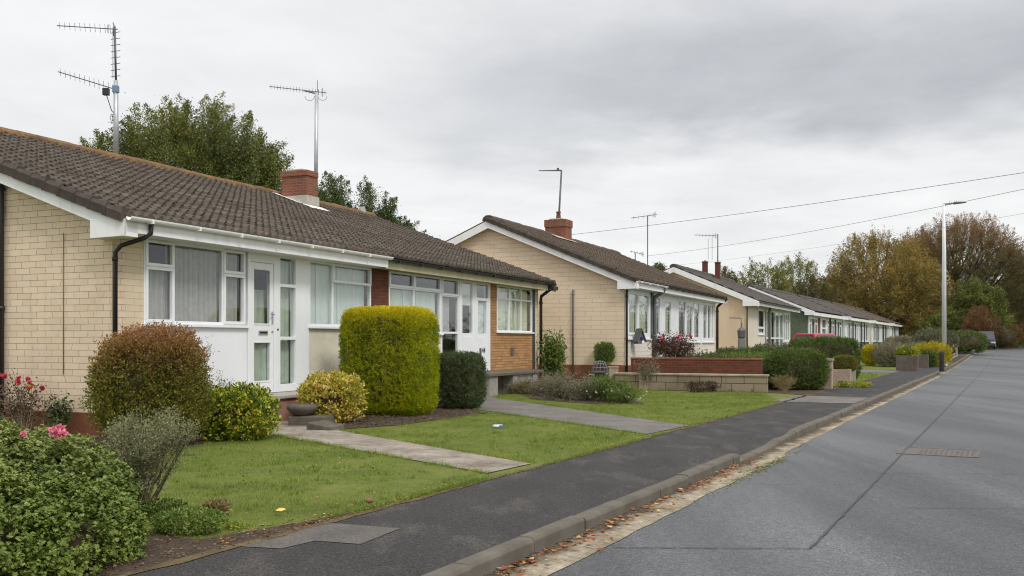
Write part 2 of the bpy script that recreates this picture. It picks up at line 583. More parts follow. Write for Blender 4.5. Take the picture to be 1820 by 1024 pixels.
def tree(name, label, xy, trunk_h, lobes, ntip, nleaf, leaf, mat, seed, spray=(1.0, .35), bark=None, tr=.25, cat='tree', group=None, z0=0,
         aspect=.5, upw=.35, shell=.5, twig=.012, along_w=.25, gap=0.0, limbs=9, skirt=None, drop=.1):
    """trunk, main limbs, branches and twigs out to tips spread through the crown's lobes; leaves in tapering sprays at the tips.
    lobes = (x, y, z, rx, ry, rz) measured from the trunk's foot"""
    rng = np.random.default_rng(seed)
    bark = bark or M['bark']
    t = thing(name, label, cat, (xy[0], xy[1], z0), 0, group)
    lob = np.array(lobes, float)
    vol = (lob[:, 3] * lob[:, 4] * lob[:, 5]) ** .8
    n0 = int(ntip * 2.5)
    pick = rng.choice(len(lob), n0, p=vol / vol.sum())
    dirs = unit(rng.normal(size=(n0, 3)))
    rad = (shell ** 3 + (1 - shell ** 3) * rng.uniform(0, 1, n0)) ** (1 / 3)
    T = lob[pick, :3] + dirs * rad[:, None] * lob[pick, 3:]
    # drop tips buried deep inside another lobe, so that the shell stays the densest
    q = (((T[:, None] - lob[None, :, :3]) / lob[None, :, 3:]) ** 2).sum(-1).min(1)
    T = T[(q > shell ** 2 * .8) | (rng.random(n0) < .35)]
    if gap:
        T = T[waves(T, 1.2 / max(.6, lob[:, 3].mean() * .35), seed + 5) > -gap]
    T = T[T[:, 2] > .4][:ntip]
    hub = np.array([0, 0, trunk_h])
    ctr = np.average(lob[:, :3], 0, vol)
    k1 = min(limbs, len(T))
    a1, C1 = kmeans(T, k1, rng)
    mb = MB()
    top = hub * .55 + ctr * .45
    mb.tube([(0, 0, -.2), (.04, 0, trunk_h * .5), tuple(hub), tuple(top)], [tr * 1.35, tr, tr * .85, tr * .45], 8)
    mb.build('trunk', bark, t, smooth=True)
    mb = MB()
    for i in range(k1):
        Ti = T[a1 == i]
        if not len(Ti):
            continue
        out = Ti.mean(0)
        st = hub * .75 + top * .25 if out[2] > ctr[2] else hub * .95
        nd = st + (out - st) * .5
        mid = st * .45 + nd * .55 + np.array([0, 0, -drop * np.linalg.norm(nd - st)]) + rng.normal(size=3) * .1
        r1 = tr * (.30 + .25 * len(Ti) / len(T) * k1 * .6)
        mb.tube(bez(st, mid, nd, 5), [r1 * (1 - .13 * j) for j in range(5)], 6, False)
        k2 = max(1, min(9, len(Ti) // 7))
        a2, C2 = kmeans(Ti, k2, rng, 5)
        for j in range(k2):
            Tj = Ti[a2 == j]
            if not len(Tj):
                continue
            n2 = nd + (Tj.mean(0) - nd) * .6
            m2 = (nd + n2) / 2 + rng.normal(size=3) * .06 * np.linalg.norm(n2 - nd) + np.array([0, 0, -.06 * np.linalg.norm(n2 - nd)])
            r2 = max(twig * 2, r1 * .38)
            mb.tube(bez(nd, m2, n2, 4), [r2, r2 * .85, r2 * .7, r2 * .55], 4, False)
            for p in Tj:
                m3 = (n2 + p) / 2 + rng.normal(size=3) * .08 * np.linalg.norm(p - n2)
                mb.tube(bez(n2, m3, p, 4), [max(twig, r2 * .45), twig, twig * .8, twig * .5], 3, False)
    mb.build('limbs', bark, t)
    axis = unit(unit(T - hub) + rng.normal(size=T.shape) * .45 + np.array([0, 0, upw]))
    k = rng.integers(0, len(T), nleaf)
    q = rng.uniform(-along_w, 1, nleaf)
    sz = rng.uniform(.6, 1.35, len(T))[k]
    P = T[k] + axis[k] * (q * spray[0] * sz)[:, None] + rng.normal(size=(nleaf, 3)) * (spray[1] * sz * (1.05 - np.abs(q) * .95))[:, None]
    P = P[P[:, 2] > .1]
    V, Fq = leaf_arrays(P, leaf, rng, axis[k][:len(P)], .3, aspect, .05)
    np_mesh('crown', V, Fq, mat, t)
    return t


# leaf colours
M['l_geranium'] = leaf_mat('lobed_green_leaf', [(0.0649, 0.1121, 0.01416), (0.118, 0.1829, 0.02596), (0.1829, 0.2537, 0.04248), (0.295, 0.3422, 0.0826)], .25, clump=2.5, tips=(.72, 1.4, (.40, .42, .14)))
M['l_olive'] = leaf_mat('grey_green_leaf', [(0.0725, 0.07975, 0.03625), (0.1595, 0.1668, 0.087), (0.2755, 0.2755, 0.1595)], .2, clump=3)
M['l_wisp'] = leaf_mat('silvery_olive_leaf', [(.14, .155, .07), (.26, .27, .13), (.42, .42, .25)], .3, clump=3)
M['l_brown'] = leaf_mat('bronze_green_leaf', [(.08, .10, .012), (.15, .165, .02), (.23, .22, .03), (.28, .21, .05)], .2, clump=1.6, tips=(1.0, 1.85, (.38, .17, .075)))
M['l_varieg'] = leaf_mat('yellow_green_leaf', [(0.0435, 0.09425, 0.0116), (0.1232, 0.203, 0.02175), (0.435, 0.4495, 0.0435), (0.696, 0.609, 0.0725)], .25, clump=2.2)
M['l_euon'] = leaf_mat('gold_pink_leaf', [(0.143, 0.187, 0.022), (0.462, 0.418, 0.055), (0.748, 0.616, 0.099), (0.792, 0.55, 0.242)], .25, clump=2.8)
M['l_gold'] = leaf_mat('golden_hedge_leaf', [(.11, .16, .004), (.245, .315, .006), (.43, .48, .008), (.66, .62, .012)], .25, clump=3, tips=(1.85, 2.5, (.88, .70, .01)))
M['l_dark'] = leaf_mat('dark_hedge_leaf', [(0.0377, 0.06598, 0.02262), (0.08483, 0.1225, 0.04147), (0.1602, 0.1885, 0.0754)], .15, clump=4)
M['l_mid'] = leaf_mat('mid_green_leaf', [(0.04531, 0.08156, 0.0145), (0.1087, 0.1631, 0.029), (0.1812, 0.2356, 0.05437)], .2, clump=2)
M['l_lav'] = leaf_mat('grey_lavender_leaf', [(0.1305, 0.1232, 0.0725), (0.2465, 0.232, 0.145), (0.3915, 0.3407, 0.232)], .2, clump=2)
M['l_fresh'] = leaf_mat('fresh_green_leaf', [(0.0725, 0.1305, 0.02175), (0.1595, 0.2465, 0.0435), (0.29, 0.319, 0.087)], .25, clump=2)
M['l_straw'] = leaf_mat('dry_straw_leaf', [(.16, .12, .04), (.30, .24, .10), (.38, .32, .16)], .2, clump=2)
M['l_ever'] = leaf_mat('evergreen_tree_leaf', [(.05, .072, .02), (.11, .14, .035), (.19, .21, .05), (.32, .31, .065)], .22, clump=.5)
M['l_ever2'] = leaf_mat('dark_evergreen_leaf', [(0.03987, 0.06525, 0.02175), (0.09969, 0.1414, 0.0435), (0.1994, 0.2356, 0.08156)], .15, clump=.6)
M['l_rust'] = leaf_mat('rusty_autumn_leaf', [(.075, .085, .028), (.125, .125, .04), (.18, .14, .055), (.25, .16, .07)], .25, clump=.22, tips=(11.5, 19.0, (.29, .165, .065)))
M['l_amber'] = leaf_mat('amber_autumn_leaf', [(0.125, 0.1187, 0.0275), (0.2375, 0.1875, 0.05), (0.3625, 0.2562, 0.06875), (0.5, 0.3375, 0.075)], .25, clump=.2)
M['l_thin'] = leaf_mat('pale_yellow_green_leaf', [(0.116, 0.1305, 0.029), (0.203, 0.2175, 0.05075), (0.319, 0.29, 0.0725)], .25, clump=.4)
M['l_brushy'] = leaf_mat('brown_green_leaf', [(0.0725, 0.0725, 0.02175), (0.1305, 0.116, 0.03625), (0.1885, 0.145, 0.0435)], .25, clump=.5)
M['l_orange'] = leaf_mat('orange_shrub_leaf', [(.13, .075, .035), (.22, .115, .05), (.30, .16, .075)], .25, clump=.8)
M['l_yellow'] = leaf_mat('bright_yellow_flower', [(.16, .19, .01), (.5, .42, .01), (.68, .55, .015)], .2, clump=2)
M['l_rosered'] = leaf_mat('dark_red_leaf', [(.07, .05, .025), (.12, .07, .04), (.15, .06, .06)], .2, clump=3)
M['p_red'] = leaf_mat('red_petal', [(.35, .01, .03), (.5, .02, .06), (.6, .08, .14)], .2)
M['p_pink'] = leaf_mat('pink_petal', [(.75, .16, .26), (.85, .3, .4), (.9, .5, .55)], .3)
M['p_white'] = leaf_mat('white_petal', [(.6, .6, .65), (.8, .8, .85)], .3)
M['p_orange'] = leaf_mat('orange_petal', [(.5, .05, .01), (.7, .3, .02)], .2)
M['l_fallen'] = leaf_mat('fallen_leaf', [(.10, .045, .02), (.30, .10, .035), (.48, .19, .06), (.6, .42, .2)], .1, clump=5)
M['grass'] = leaf_mat('grass_blade', [(0.08475, 0.1412, 0.01808), (0.1638, 0.2316, 0.03051), (0.2316, 0.2961, 0.04746), (0.339, 0.3616, 0.09605)], .25, clump=.9, spec=.2)

# ------------------------------------------------------------------ ground, road, pavement
M['lawn'] = ground_mat('lawn_soil_and_grass', [(.34, (.07, .09, .018)), (.5, (.12, .148, .03)), (.66, (.18, .19, .05))], .9, 6, 60, .5)
M['soil'] = ground_mat('garden_soil', [(.3, (.035, .024, .016)), (.6, (.09, .065, .045)), (.75, (.17, .13, .09))], 3, 14, 30, .8, s3=60)
M['gravelpath'] = ground_mat('worn_tarmac_drive', [(.33, (.10, .09, .082)), (.52, (.17, .155, .142)), (.68, (.24, .22, .195))], 1.2, 9, 120, .4, s3=200)
M['concpath'] = ground_mat('pale_concrete_path', [(.36, (.13, .11, .085)), (.5, (.28, .245, .20)), (.64, (.44, .395, .335))], 1.8, 8, 90, .5)


def asphalt(name, base, worn, k0, k1, rough, fine=170, patch=.7, aniso=1.0, spec=.5, grain=1.0, streak=.3):
    m, nt, out = new_mat(name)
    p = pos(nt)
    mp = N(nt, 'ShaderNodeMapping', {'Vector': p, 'Rotation': (0, 0, RA), 'Scale': (1, aniso, 1)}).outputs[0]
    big = noise(nt, mp, patch, 5, .6)
    sp = noise(nt, p, fine, 2, .7)
    sp2 = noise(nt, p, fine * .42, 3, .8)
    c = mixc(nt, ramp(nt, big, [(k0, g3(0)), (k1, g3(1))]), base, worn)
    strk = N(nt, 'ShaderNodeMapping', {'Vector': p, 'Rotation': (0, 0, RA), 'Scale': (1, .045, 1)}).outputs[0]
    c = mixc(nt, streak, c, ramp(nt, noise(nt, strk, 1.1, 5, .6), [(.3, g3(.25)), (.7, g3(.75))]), 'OVERLAY')
    c = mixc(nt, ramp(nt, noise(nt, p, .55, 7, .75), [(.60, g3(0)), (.72, g3(.45))]), c, base)
    c = mixc(nt, grain, c, ramp(nt, sp, [(.3, g3(.1)), (.5, g3(.5)), (.7, g3(.93))]), 'OVERLAY')
    c = mixc(nt, grain * .8, c, ramp(nt, sp2, [(.3, g3(.15)), (.7, g3(.85))]), 'OVERLAY')
    rr = mth(nt, 'MULTIPLY_ADD', noise(nt, mp, patch * .8, 4), -.5, rough + .24)
    h = mth(nt, 'ADD', sp, sp2)
    finish(nt, out, c, rr, h, .7, .012, spec)
    return m


M['road'] = asphalt('damp_grey_asphalt', (.060, .063, .067), (.102, .105, .109), .40, .62, .44, 75, .45, .22, .45, .9, .7)
M['pave'] = asphalt('dark_pavement_tarmac', (.041, .038, .037), (.088, .080, .072), .52, .76, .8, 62, 2.3, .5, .3, 1.0, .3)
M['patch'] = asphalt('grey_repair_tarmac', (.105, .095, .085), (.14, .128, .115), .4, .7, .8, 70, 2, 1, .3, .45, .2)
M['kerb'] = plain('kerb_concrete', (.135, .12, .10), .9, .25, 2.5, .2, bump=.4, bscale=60, dirt=(.10, .085, .06), dirtamt=.7)
m, nt, out = new_mat('gutter_concrete_with_dirt')
p = pos(nt)
dt = nt.nodes.new('ShaderNodeVectorMath')
dt.operation = 'DOT_PRODUCT'
nt.links.new(p, dt.inputs[0])
dt.inputs[1].default_value = (RC, -RS, 0)
bb_ = mth(nt, 'SUBTRACT', dt.outputs['Value'], -3.0)
f = mth(nt, 'ADD', mth(nt, 'MULTIPLY', noise(nt, p, 2.2, 5), .5), mth(nt, 'MULTIPLY', noise(nt, p, 16, 5, .7), .5))
pale = ramp(nt, f, [(.36, (.16, .125, .085)), (.5, (.33, .28, .205)), (.64, (.50, .44, .345))])
dk = mth(nt, 'ADD', bb_, mth(nt, 'MULTIPLY_ADD', noise(nt, p, 1.6, 6, .7), .75, -.36))
c = mixc(nt, ramp(nt, dk, [(.10, g3(1)), (.24, g3(0))]), pale, ramp(nt, noise(nt, p, 30, 4), [(.35, (.045, .033, .022)), (.65, (.15, .115, .075))]))
finish(nt, out, c, .9, noise(nt, p, 45, 6, .7), .9, .02, .2)
M['gutter'] = m
M['tar'] = plain('tar_joint', (.042, .042, .04), .6, .3, 9)
M['iron'] = plain('rusty_cast_iron', (.115, .098, .088), .6, .35, 9, .5, metal=.1, bump=.5, bscale=40, dirt=(.2, .12, .07), dirtamt=.5)
M['verge_earth'] = ground_mat('dirt_edging', [(.35, (.05, .036, .02)), (.52, (.13, .092, .05)), (.7, (.26, .20, .11))], 4, 20, 50, .8)

A_STEPS = [-40, -20, -8, 0, 4, 8, 10, 11.9, 12, 13.5, 13.7, 13.9, 14.1, 14.3, 14.5, 14.7, 15, 16, 18, 22, 28, 35, 42] + list(range(46, 200, 5)) + [230, 280, 400, 700]


def strip(name, lines, zs, mat, a0=-40, a1=700, kind='structure', thick=None):
    """long strip that follows the road: lines = b values, zs = height over the rise at each"""
    steps = [a for a in A_STEPS if a0 <= a <= a1]
    mb = MB()
    k = len(lines)
    V = []
    for a in steps:
        for b, z in zip(lines, zs):
            x, y = ab(a, b)
            V.append((x, y, rise(a) + (z(a) if callable(z) else z)))
    Fs = [(i * k + j, i * k + j + 1, (i + 1) * k + j + 1, (i + 1) * k + j) for i in range(len(steps) - 1) for j in range(k - 1)]
    mb.add(V, Fs)
    return setting(mb.build(name, mat), kind)


KB, PB, ROADZ = -3.0, -4.68, -.11


def kerb_z(a):
    if a < 11.85:
        return 0.0
    if a < 13.5:
        return -.085
    t = min(1, (a - 13.5) / 1.5)
    return -.085 + .085 * t * t * (3 - 2 * t)


strip('ground', [-400, -120, -60, -40, -25, -18, -12, -8, PB], [-.004] * 9, M['lawn'])
strip('pavement', [PB, -4.2, -3.6, KB - .13, KB - .05], [0, 0, 0, lambda a: min(0, kerb_z(a)), lambda a: min(0, kerb_z(a)) - .02], M['pave'])
strip('road', [KB + .02, -1.0, 1.2, 3.6], [ROADZ] * 4, M['road'])
strip('far_verge', [3.6, 3.62, 60, 400], [ROADZ - .02, 0.0, .0, 0], M['lawn'])
# kerbstones, one structure
mb = MB()
a = -30.0
while a < 190:
    ln = .91 if a > -3 else 1.8
    if a > 40:
        ln = 1.8
    if a < 11.85 < a + ln:
        ln = 11.85 - a
    if a < 13.5 < a + ln:
        ln = 13.5 - a
    e = a + ln - .011
    za, ze = kerb_z(a + .001), kerb_z(e - .001)
    jz = rnd.uniform(-.009, .005)
    jb = rnd.uniform(-.010, .010)
    V = []
    for aa, zz in ((a, za), (e, ze)):
        for bb, z2 in ((KB - .13, ROADZ - .1), (KB + .005 + jb, ROADZ - .1), (KB + jb, zz + jz - .022 + rise(aa)), (KB - .022 + jb, zz + jz + .004 + rise(aa)), (KB - .13, zz + jz + .004 + rise(aa))):
            x, y = ab(aa, bb)
            V.append((x, y, z2))
    n = 5
    mb.add(V, [(0, 1, 2, 3, 4)[::-1], (5, 6, 7, 8, 9)] + [(i, (i + 1) % n, n + (i + 1) % n, n + i) for i in range(n)][::1])
    a += ln
    if ln < .005:
        a += .01
setting(mb.build('kerb', M['kerb'], bevel=.006))


def sheet(name, poly, z, mat, kind='structure', sub=None):
    mb = MB()
    mb.add([(x, y, z) for x, y in poly], [tuple(range(len(poly)))])
    o = mb.build(name, mat)
    return setting(o, kind)


# ragged concrete channel along the kerb
mb = MB()
V = []
rr = random.Random(3)
st = [i * .35 - 4 for i in range(0, 560)]
for aa in st:
    w = .35 + rr.uniform(-.018, .018) - (.08 if aa > 13 else 0) - (.06 if aa > 45 else 0)
    for b, z in ((KB + .012, ROADZ + .016), (KB + w * .6, ROADZ + .007), (KB + w, ROADZ + .004)):
        x, y = ab(aa, b)
        V.append((x, y, z + rise(aa)))
mb.add(V, [(i * 3 + j, i * 3 + j + 1, i * 3 + j + 4, i * 3 + j + 3) for i in range(len(st) - 1) for j in range(2)])
setting(mb.build('gutter_channel', M['gutter']))
# dirt line between pavement and lawns
mb = MB()
V = []
st = [i * .3 + 2 for i in range(0, 200)]
for aa in st:
    w0, w1 = rr.uniform(.0, .07), rr.uniform(.02, .10)
    for b in (PB - w1, PB + w0):
        x, y = ab(aa, b)
        V.append((x, y, rise(aa) + .005))
mb.add(V, [(i * 2, i * 2 + 1, i * 2 + 3, i * 2 + 2) for i in range(len(st) - 1)])
setting(mb.build('lawn_edge_dirt', M['verge_earth']))


def GP(u, v, z=0.0):
    d = (EYE - z) * F / (v - CY)
    return ((u - CX) / F * d, d)


# older patch of asphalt in the foreground, tar joint round it
c0 = GP(1440, 976, ROADZ)
c1 = GP(1090, 974, ROADZ)
far = ab(150, -1.33)
mb = MB()
rr = random.Random(5)


def joint(p, q, n, w, z=ROADZ + .006):
    px_, py_ = q[0] - p[0], q[1] - p[1]
    L = math.hypot(px_, py_)
    nx, ny = -py_ / L, px_ / L
    V = []
    for i in range(n + 1):
        t = (i / n) ** (1.6 if n > 100 else 1)
        k = w * rr.uniform(.5, 1.3)
        o = rr.uniform(-.006, .006)
        x, y = p[0] + px_ * t + nx * o, p[1] + py_ * t + ny * o
        zz = z + gz(x, y)
        V += [(x - nx * k, y - ny * k, zz), (x + nx * k, y + ny * k, zz)]
    mb.add(V, [(2 * i, 2 * i + 1, 2 * i + 3, 2 * i + 2) for i in range(n)])


joint(c1, c0, 40, .008)
joint(c0, far, 260, .012)
joint(GP(1180, 858, ROADZ), GP(1420, 862, ROADZ), 20, .004)
joint(GP(1560, 842, ROADZ), GP(1800, 843, ROADZ), 20, .005)
joint(GP(1600, 903, ROADZ), GP(1820, 905, ROADZ), 20, .004)
setting(mb.build('road_joints', M['tar']))

# repairs in the pavement
sheet('pavement_repair', [GP(425, 972), GP(555, 928), GP(712, 940), GP(640, 968), GP(560, 962), GP(500, 976)], .004, M['patch'])
sheet('pavement_crossing', [ab(22.6, PB - .3), ab(22.6, KB - .14), ab(25.2, KB - .14), ab(25.4, PB - .3)], .005, M['gravelpath'])

# front path, drive, beds
PATH1 = [(-4.1, 16.9), (-3.05, 17.3), (-2.7, 15.0), (.22, 10.93), (-.26, 10.15), (-3.6, 14.3)]
sheet('front_path', PATH1, .006, M['concpath'])
DRIVE = [(2.03, 14.4), (2.94, 15.9), (-.42, 23.6), (-1.2, 26.0), (-3.1, 25.2), (-.75, 19.7)]
sheet('driveway', DRIVE, .006, M['gravelpath'])
sheet('flower_bed', [(-6.2, 12.5), (-4.6, 12.4), (-3.7, 14.2), (-4.0, 15.6), (-3.4, 17.6), (-5.9, 15.2)], .004, M['soil'])
sheet('flower_bed', [(-3.1, 17.6), (-2.75, 15.2), (-1.9, 16.0), (-.5, 18.6), (-.8, 19.6), (-2.4, 22.4)], .004, M['soil'])
sheet('flower_bed', [(-3.9, 5.2), ab(3.5, PB - .02), ab(6.5, PB - .02), (-2.2, 6.75), (-2.8, 7.0), (-3.4, 8.0), (-6, 7.5), (-6, 5)], .004, M['soil'])
sheet('flower_bed', [(.2, 25.3), (.5, 23.0), (1.9, 21.3), (3.0, 21.3), (2.9, 24), (2.2, 29.5), (.9, 29.7)], .004, M['soil'])

# ------------------------------------------------------------------ grass blades


def inside(P, poly):
    x, y = P[:, 0], P[:, 1]
    r = np.zeros(len(P), bool)
    n = len(poly)
    for i in range(n):
        (x0, y0), (x1, y1) = poly[i], poly[(i + 1) % n]
        c = ((y0 > y) != (y1 > y)) & (x < (x1 - x0) * (y - y0) / (y1 - y0 + 1e-12) + x0)
        r ^= c
    return r


def grass(polys, dens, h, w, seed, name='lawn_grass'):
    rng = np.random.default_rng(seed)
    allP = []
    for poly, holes in polys:
        A = np.array(poly)
        lo, hi = A.min(0), A.max(0)
        n = int(dens * np.prod(hi - lo))
        P = rng.uniform(lo, hi, (n, 2))
        P = P[inside(P, poly)]
        for hpoly in holes:
            P = P[~inside(P, hpoly)]
        allP.append(P)
    P = np.concatenate(allP)
    P3 = np.column_stack([P, [gz(x, y) - .015 for x, y in P]])
    n = len(P3)
    hh = h * rng.uniform(.5, 1.4, n) * (1 + .45 * waves(P3, 2.2, seed) + .3 * waves(P3, 7, seed + 3))
    thin = (waves(P3, 1.6, seed + 8) + .5 * waves(P3, 5, seed + 9)) > rng.uniform(-1.5, -.45, n)
    P3, hh = P3[thin], hh[thin]
    n = len(P3)
    an = rng.uniform(0, 2 * PI, n)
    s = np.column_stack([np.cos(an), np.sin(an), np.zeros(n)]) * (w * rng.uniform(.6, 1.3, n))[:, None]
    lean = np.column_stack([rng.normal(size=n) * .55, rng.normal(size=n) * .55, np.ones(n)]) * hh[:, None]
    V = np.stack([P3 - s, P3 + s, P3 + lean], 1).reshape(-1, 3)
    o = np_mesh(name, V, np.arange(3 * n).reshape(-1, 3), M['grass'])
    return setting(o, 'stuff')


e0 = PB - .06
L1 = [ab(7.1, e0), ab(9.05, e0 - .0), (-.3, 10.2), (-3.6, 14.3), (-4.2, 14.2), (-4.5, 12.4), (-4.2, 8.6), (-2.9, 8.4), (-1.7, 8.1)]
L1 = [ab(7.1, e0), (-.32, 10.15), (-3.65, 14.3), (-4.1, 14.0), (-4.5, 12.6), (-6.3, 11.5), (-6, 8), (-3.4, 7.9), (-2.75, 6.9), (-2.15, 6.75), ab(6.0, e0 - .25), ab(6.7, e0 - .05)]
L2 = [(.26, 10.95), (2.0, 14.35), (-.75, 19.6), (-.6, 18.7), (-1.6, 16.2), (-2.6, 15.05)]
L3 = [(3.0, 15.95), ab(22.4, e0), (6.9, 26.2), (3.2, 27.8), (2.9, 24.2), (3.05, 21.4), (1.8, 21.2), (.55, 22.7), (-.1, 23.0)]
L3b = [(-.35, 23.6), (.5, 22.4), (.7, 24.3), (.2, 25.6), (-.9, 25.9)]
grass([(L1, []), (L2, [])], 5200, .026, .0026, 11)
grass([(L3, []), (L3b, [])], 2600, .028, .0040, 12)


def grass_edge(segs, seed):
    rng = np.random.default_rng(seed)
    PP = []
    for (p, q, dens) in segs:
        L = math.hypot(q[0] - p[0], q[1] - p[1])
        n = int(L * dens)
        t_ = rng.uniform(0, 1, n)
        P = np.array(p)[None] * (1 - t_[:, None]) + np.array(q)[None] * t_[:, None] + rng.normal(size=(n, 2)) * .03
        keep = waves(np.column_stack([P, np.zeros(n)]), 6, seed) > rng.uniform(-.55, .35, n)
        PP.append(P[keep])
    P = np.concatenate(PP)
    n = len(P)
    P3 = np.column_stack([P, np.full(n, -.005)])
    an = rng.uniform(0, 2 * PI, n)
    s_ = np.column_stack([np.cos(an), np.sin(an), np.zeros(n)]) * (.0032 * rng.uniform(.6, 1.4, n))[:, None]
    ln = np.column_stack([rng.normal(size=n) * .7, rng.normal(size=n) * .7, np.ones(n)]) * (.045 * rng.uniform(.4, 1.4, n))[:, None]
    V = np.stack([P3 - s_, P3 + s_, P3 + ln], 1).reshape(-1, 3)
    return setting(np_mesh('edge_grass', V, np.arange(3 * n).reshape(-1, 3), M['grass']), 'stuff')


grass_edge([(ab(6.0, PB - .12), ab(9.0, PB - .02), 1100), (ab(9.8, PB - .02), ab(14.0, PB - .02), 900), (ab(15.5, PB - .02), ab(22, PB - .02), 500),
            ((-.27, 10.15), (-3.6, 14.3), 700), ((.22, 10.95), (-2.7, 15.03), 700), ((2.0, 14.4), (-.75, 19.7), 500), ((2.97, 15.95), (-.4, 23.6), 450)], 14)
rng = np.random.default_rng(4)
PW = rng.uniform((-4.5, 7.5), (3, 19), (5200, 2))
PW = PW[inside(PW, L1) | inside(PW, L2)]
PW3 = np.column_stack([PW, np.full(len(PW), .012)])
PW3 = PW3[waves(PW3, 2.6, 77) > .18]
V, Fq = leaf_arrays(PW3, .026, rng, np.tile(np.array([[0, 0, 1.0]]), (len(PW3), 1)), .3, .8)
setting(np_mesh('lawn_weeds', V, Fq, M['l_fresh']), 'stuff')

# ------------------------------------------------------------------ houses


def facade(parent, name, mat, x0, x1, z0, z1, y=0, th=.22, bevel=0):
    return MB().box(x0, x1, y, y + th, z0, z1).build(name, mat, parent, bevel=bevel)


def wavy(x0, x1, z0, z1, y, amp=.022, wl=.11, seed=0):
    r = random.Random(seed)
    n = max(6, int((x1 - x0) / .018))
    ph = 0
    V = []
    for i in range(n + 1):
        x = x0 + (x1 - x0) * i / n
        ph += (x1 - x0) / n / wl * 2 * PI * r.uniform(.55, 1.5)
        k = amp * r.uniform(.8, 1.2)
        V += [(x, y + k * math.sin(ph), z0), (x, y + k * .7 * math.sin(ph + .2), z1)]
    return V, [(2 * i, 2 * i + 2, 2 * i + 3, 2 * i + 1) for i in range(n)]


def window(parent, x0, x1, z0, z1, cols, curtains, fw=.05, y=0.0, sill=True, sash=(), frame=None, lab=None, room=True):
    """frame bars, panes, curtains and sill of one window. cols = (right edge, [transom heights]); sash = opening lights (xa, xb, za, zb)"""
    fr = frame or M['upvc']
    mb = MB()
    ya, yb = y - .012, y + .06
    mb.box(x0, x1, ya, yb, z0, z0 + fw)
    mb.box(x0, x1, ya, yb, z1 - fw, z1)
    mb.box(x0, x0 + fw, ya, yb, z0 + fw, z1 - fw)
    mb.box(x1 - fw, x1, ya, yb, z0 + fw, z1 - fw)
    xa = x0 + fw
    panes = []
    for i, (xb, sp) in enumerate(cols):
        last = i == len(cols) - 1
        xe = x1 - fw if last else xb - fw / 2
        if not last:
            mb.box(xb - fw / 2, xb + fw / 2, ya, yb, z0 + fw, z1 - fw)
        zz = z0 + fw
        for s in sp:
            mb.box(xa, xe, ya + .002, yb, s - fw / 2, s + fw / 2)
            panes.append((xa, xe, zz, s - fw / 2))
            zz = s + fw / 2
        panes.append((xa, xe, zz, z1 - fw))
        xa = xb + fw / 2
    for (a_, b_, c_, d_) in sash:
        k = .048
        yy = ya - .022
        mb.box(a_, b_, yy, ya + .04, c_, c_ + k)
        mb.box(a_, b_, yy, ya + .04, d_ - k, d_)
        mb.box(a_, a_ + k, yy, ya + .04, c_ + k, d_ - k)
        mb.box(b_ - k, b_, yy, ya + .04, c_ + k, d_ - k)
    w = mb.build('window', fr, parent, bevel=.005)
    if lab:
        w['label'] = lab
    g = MB()
    for (a_, b_, c_, d_) in panes:
        g.box(a_, b_, y + .02, y + .028, c_, d_)
    g.build('glass', M['glass'], w)
    for i, (a_, b_, c_, d_, mt, *o) in enumerate(curtains):
        V, Fs = wavy(a_, b_, c_, d_, y + .13, *(o[0] if o else ()), seed=int(x0 * 100) + i)
        MB().add(V, Fs).build('curtain', mt, w, smooth=True)
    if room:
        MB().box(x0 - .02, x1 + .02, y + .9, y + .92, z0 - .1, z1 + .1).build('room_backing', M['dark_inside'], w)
    if sill:
        MB().box(x0 - .05, x1 + .05, y - .07, y + .02, z0 - .045, z0 - .002).build('sill', fr, w, bevel=.006)
    return w


def roof_slope(mb, x0, x1, y0, z0, y1, z1, gauge=.25, tw=.2, cols=8, seed=0, step=.036, roll=.046):
    """courses of interlocking tiles from the eave (y0,z0) up to the ridge (y1,z1)"""
    L = math.hypot(y1 - y0, z1 - z0)
    sy, sz = (y1 - y0) / L, (z1 - z0) / L
    ny, nz = -sz, sy
    if nz < 0:
        ny, nz = -ny, -nz
    nc = max(2, round(L / gauge))
    g = L / nc
    n = int((x1 - x0) / tw * cols)
    xs = np.linspace(x0, x1, n + 1)
    r = np.random.default_rng(seed)
    for c in range(nc):
        off = .5 * (c % 2)
        ph = ((xs - x0) / tw + off)
        idx = np.floor(ph).astype(int)
        fr = ph - np.floor(ph)
        tj = r.uniform(-.006, .007, idx.max() + 2)[idx]
        prof = roll * np.clip(np.cos((fr - .5) * 2 * PI) * 1.6 - .1, 0, 1) + tj
        prof -= .02 * (fr < .06)
        jl = r.uniform(-.012, .012, idx.max() + 2)[idx]
        a0, a1 = c * g, (c + 1) * g + .03
        rows = [(a0 + jl, -.012 + 0 * xs), (a0 + jl, step + prof), (np.full_like(xs, a1), prof * .9)]
        o = len(mb.v)
        for al, hh in rows:
            for x, A, h in zip(xs, al, hh):
                mb.v.append((float(x), float(y0 + sy * A + ny * h), float(z0 + sz * A + nz * h)))
        k = n + 1
        for j in range(2):
            for i in range(n):
                mb.f.append((o + j * k + i, o + j * k + i + 1, o + (j + 1) * k + i + 1, o + (j + 1) * k + i))
                mb.m.append(0)


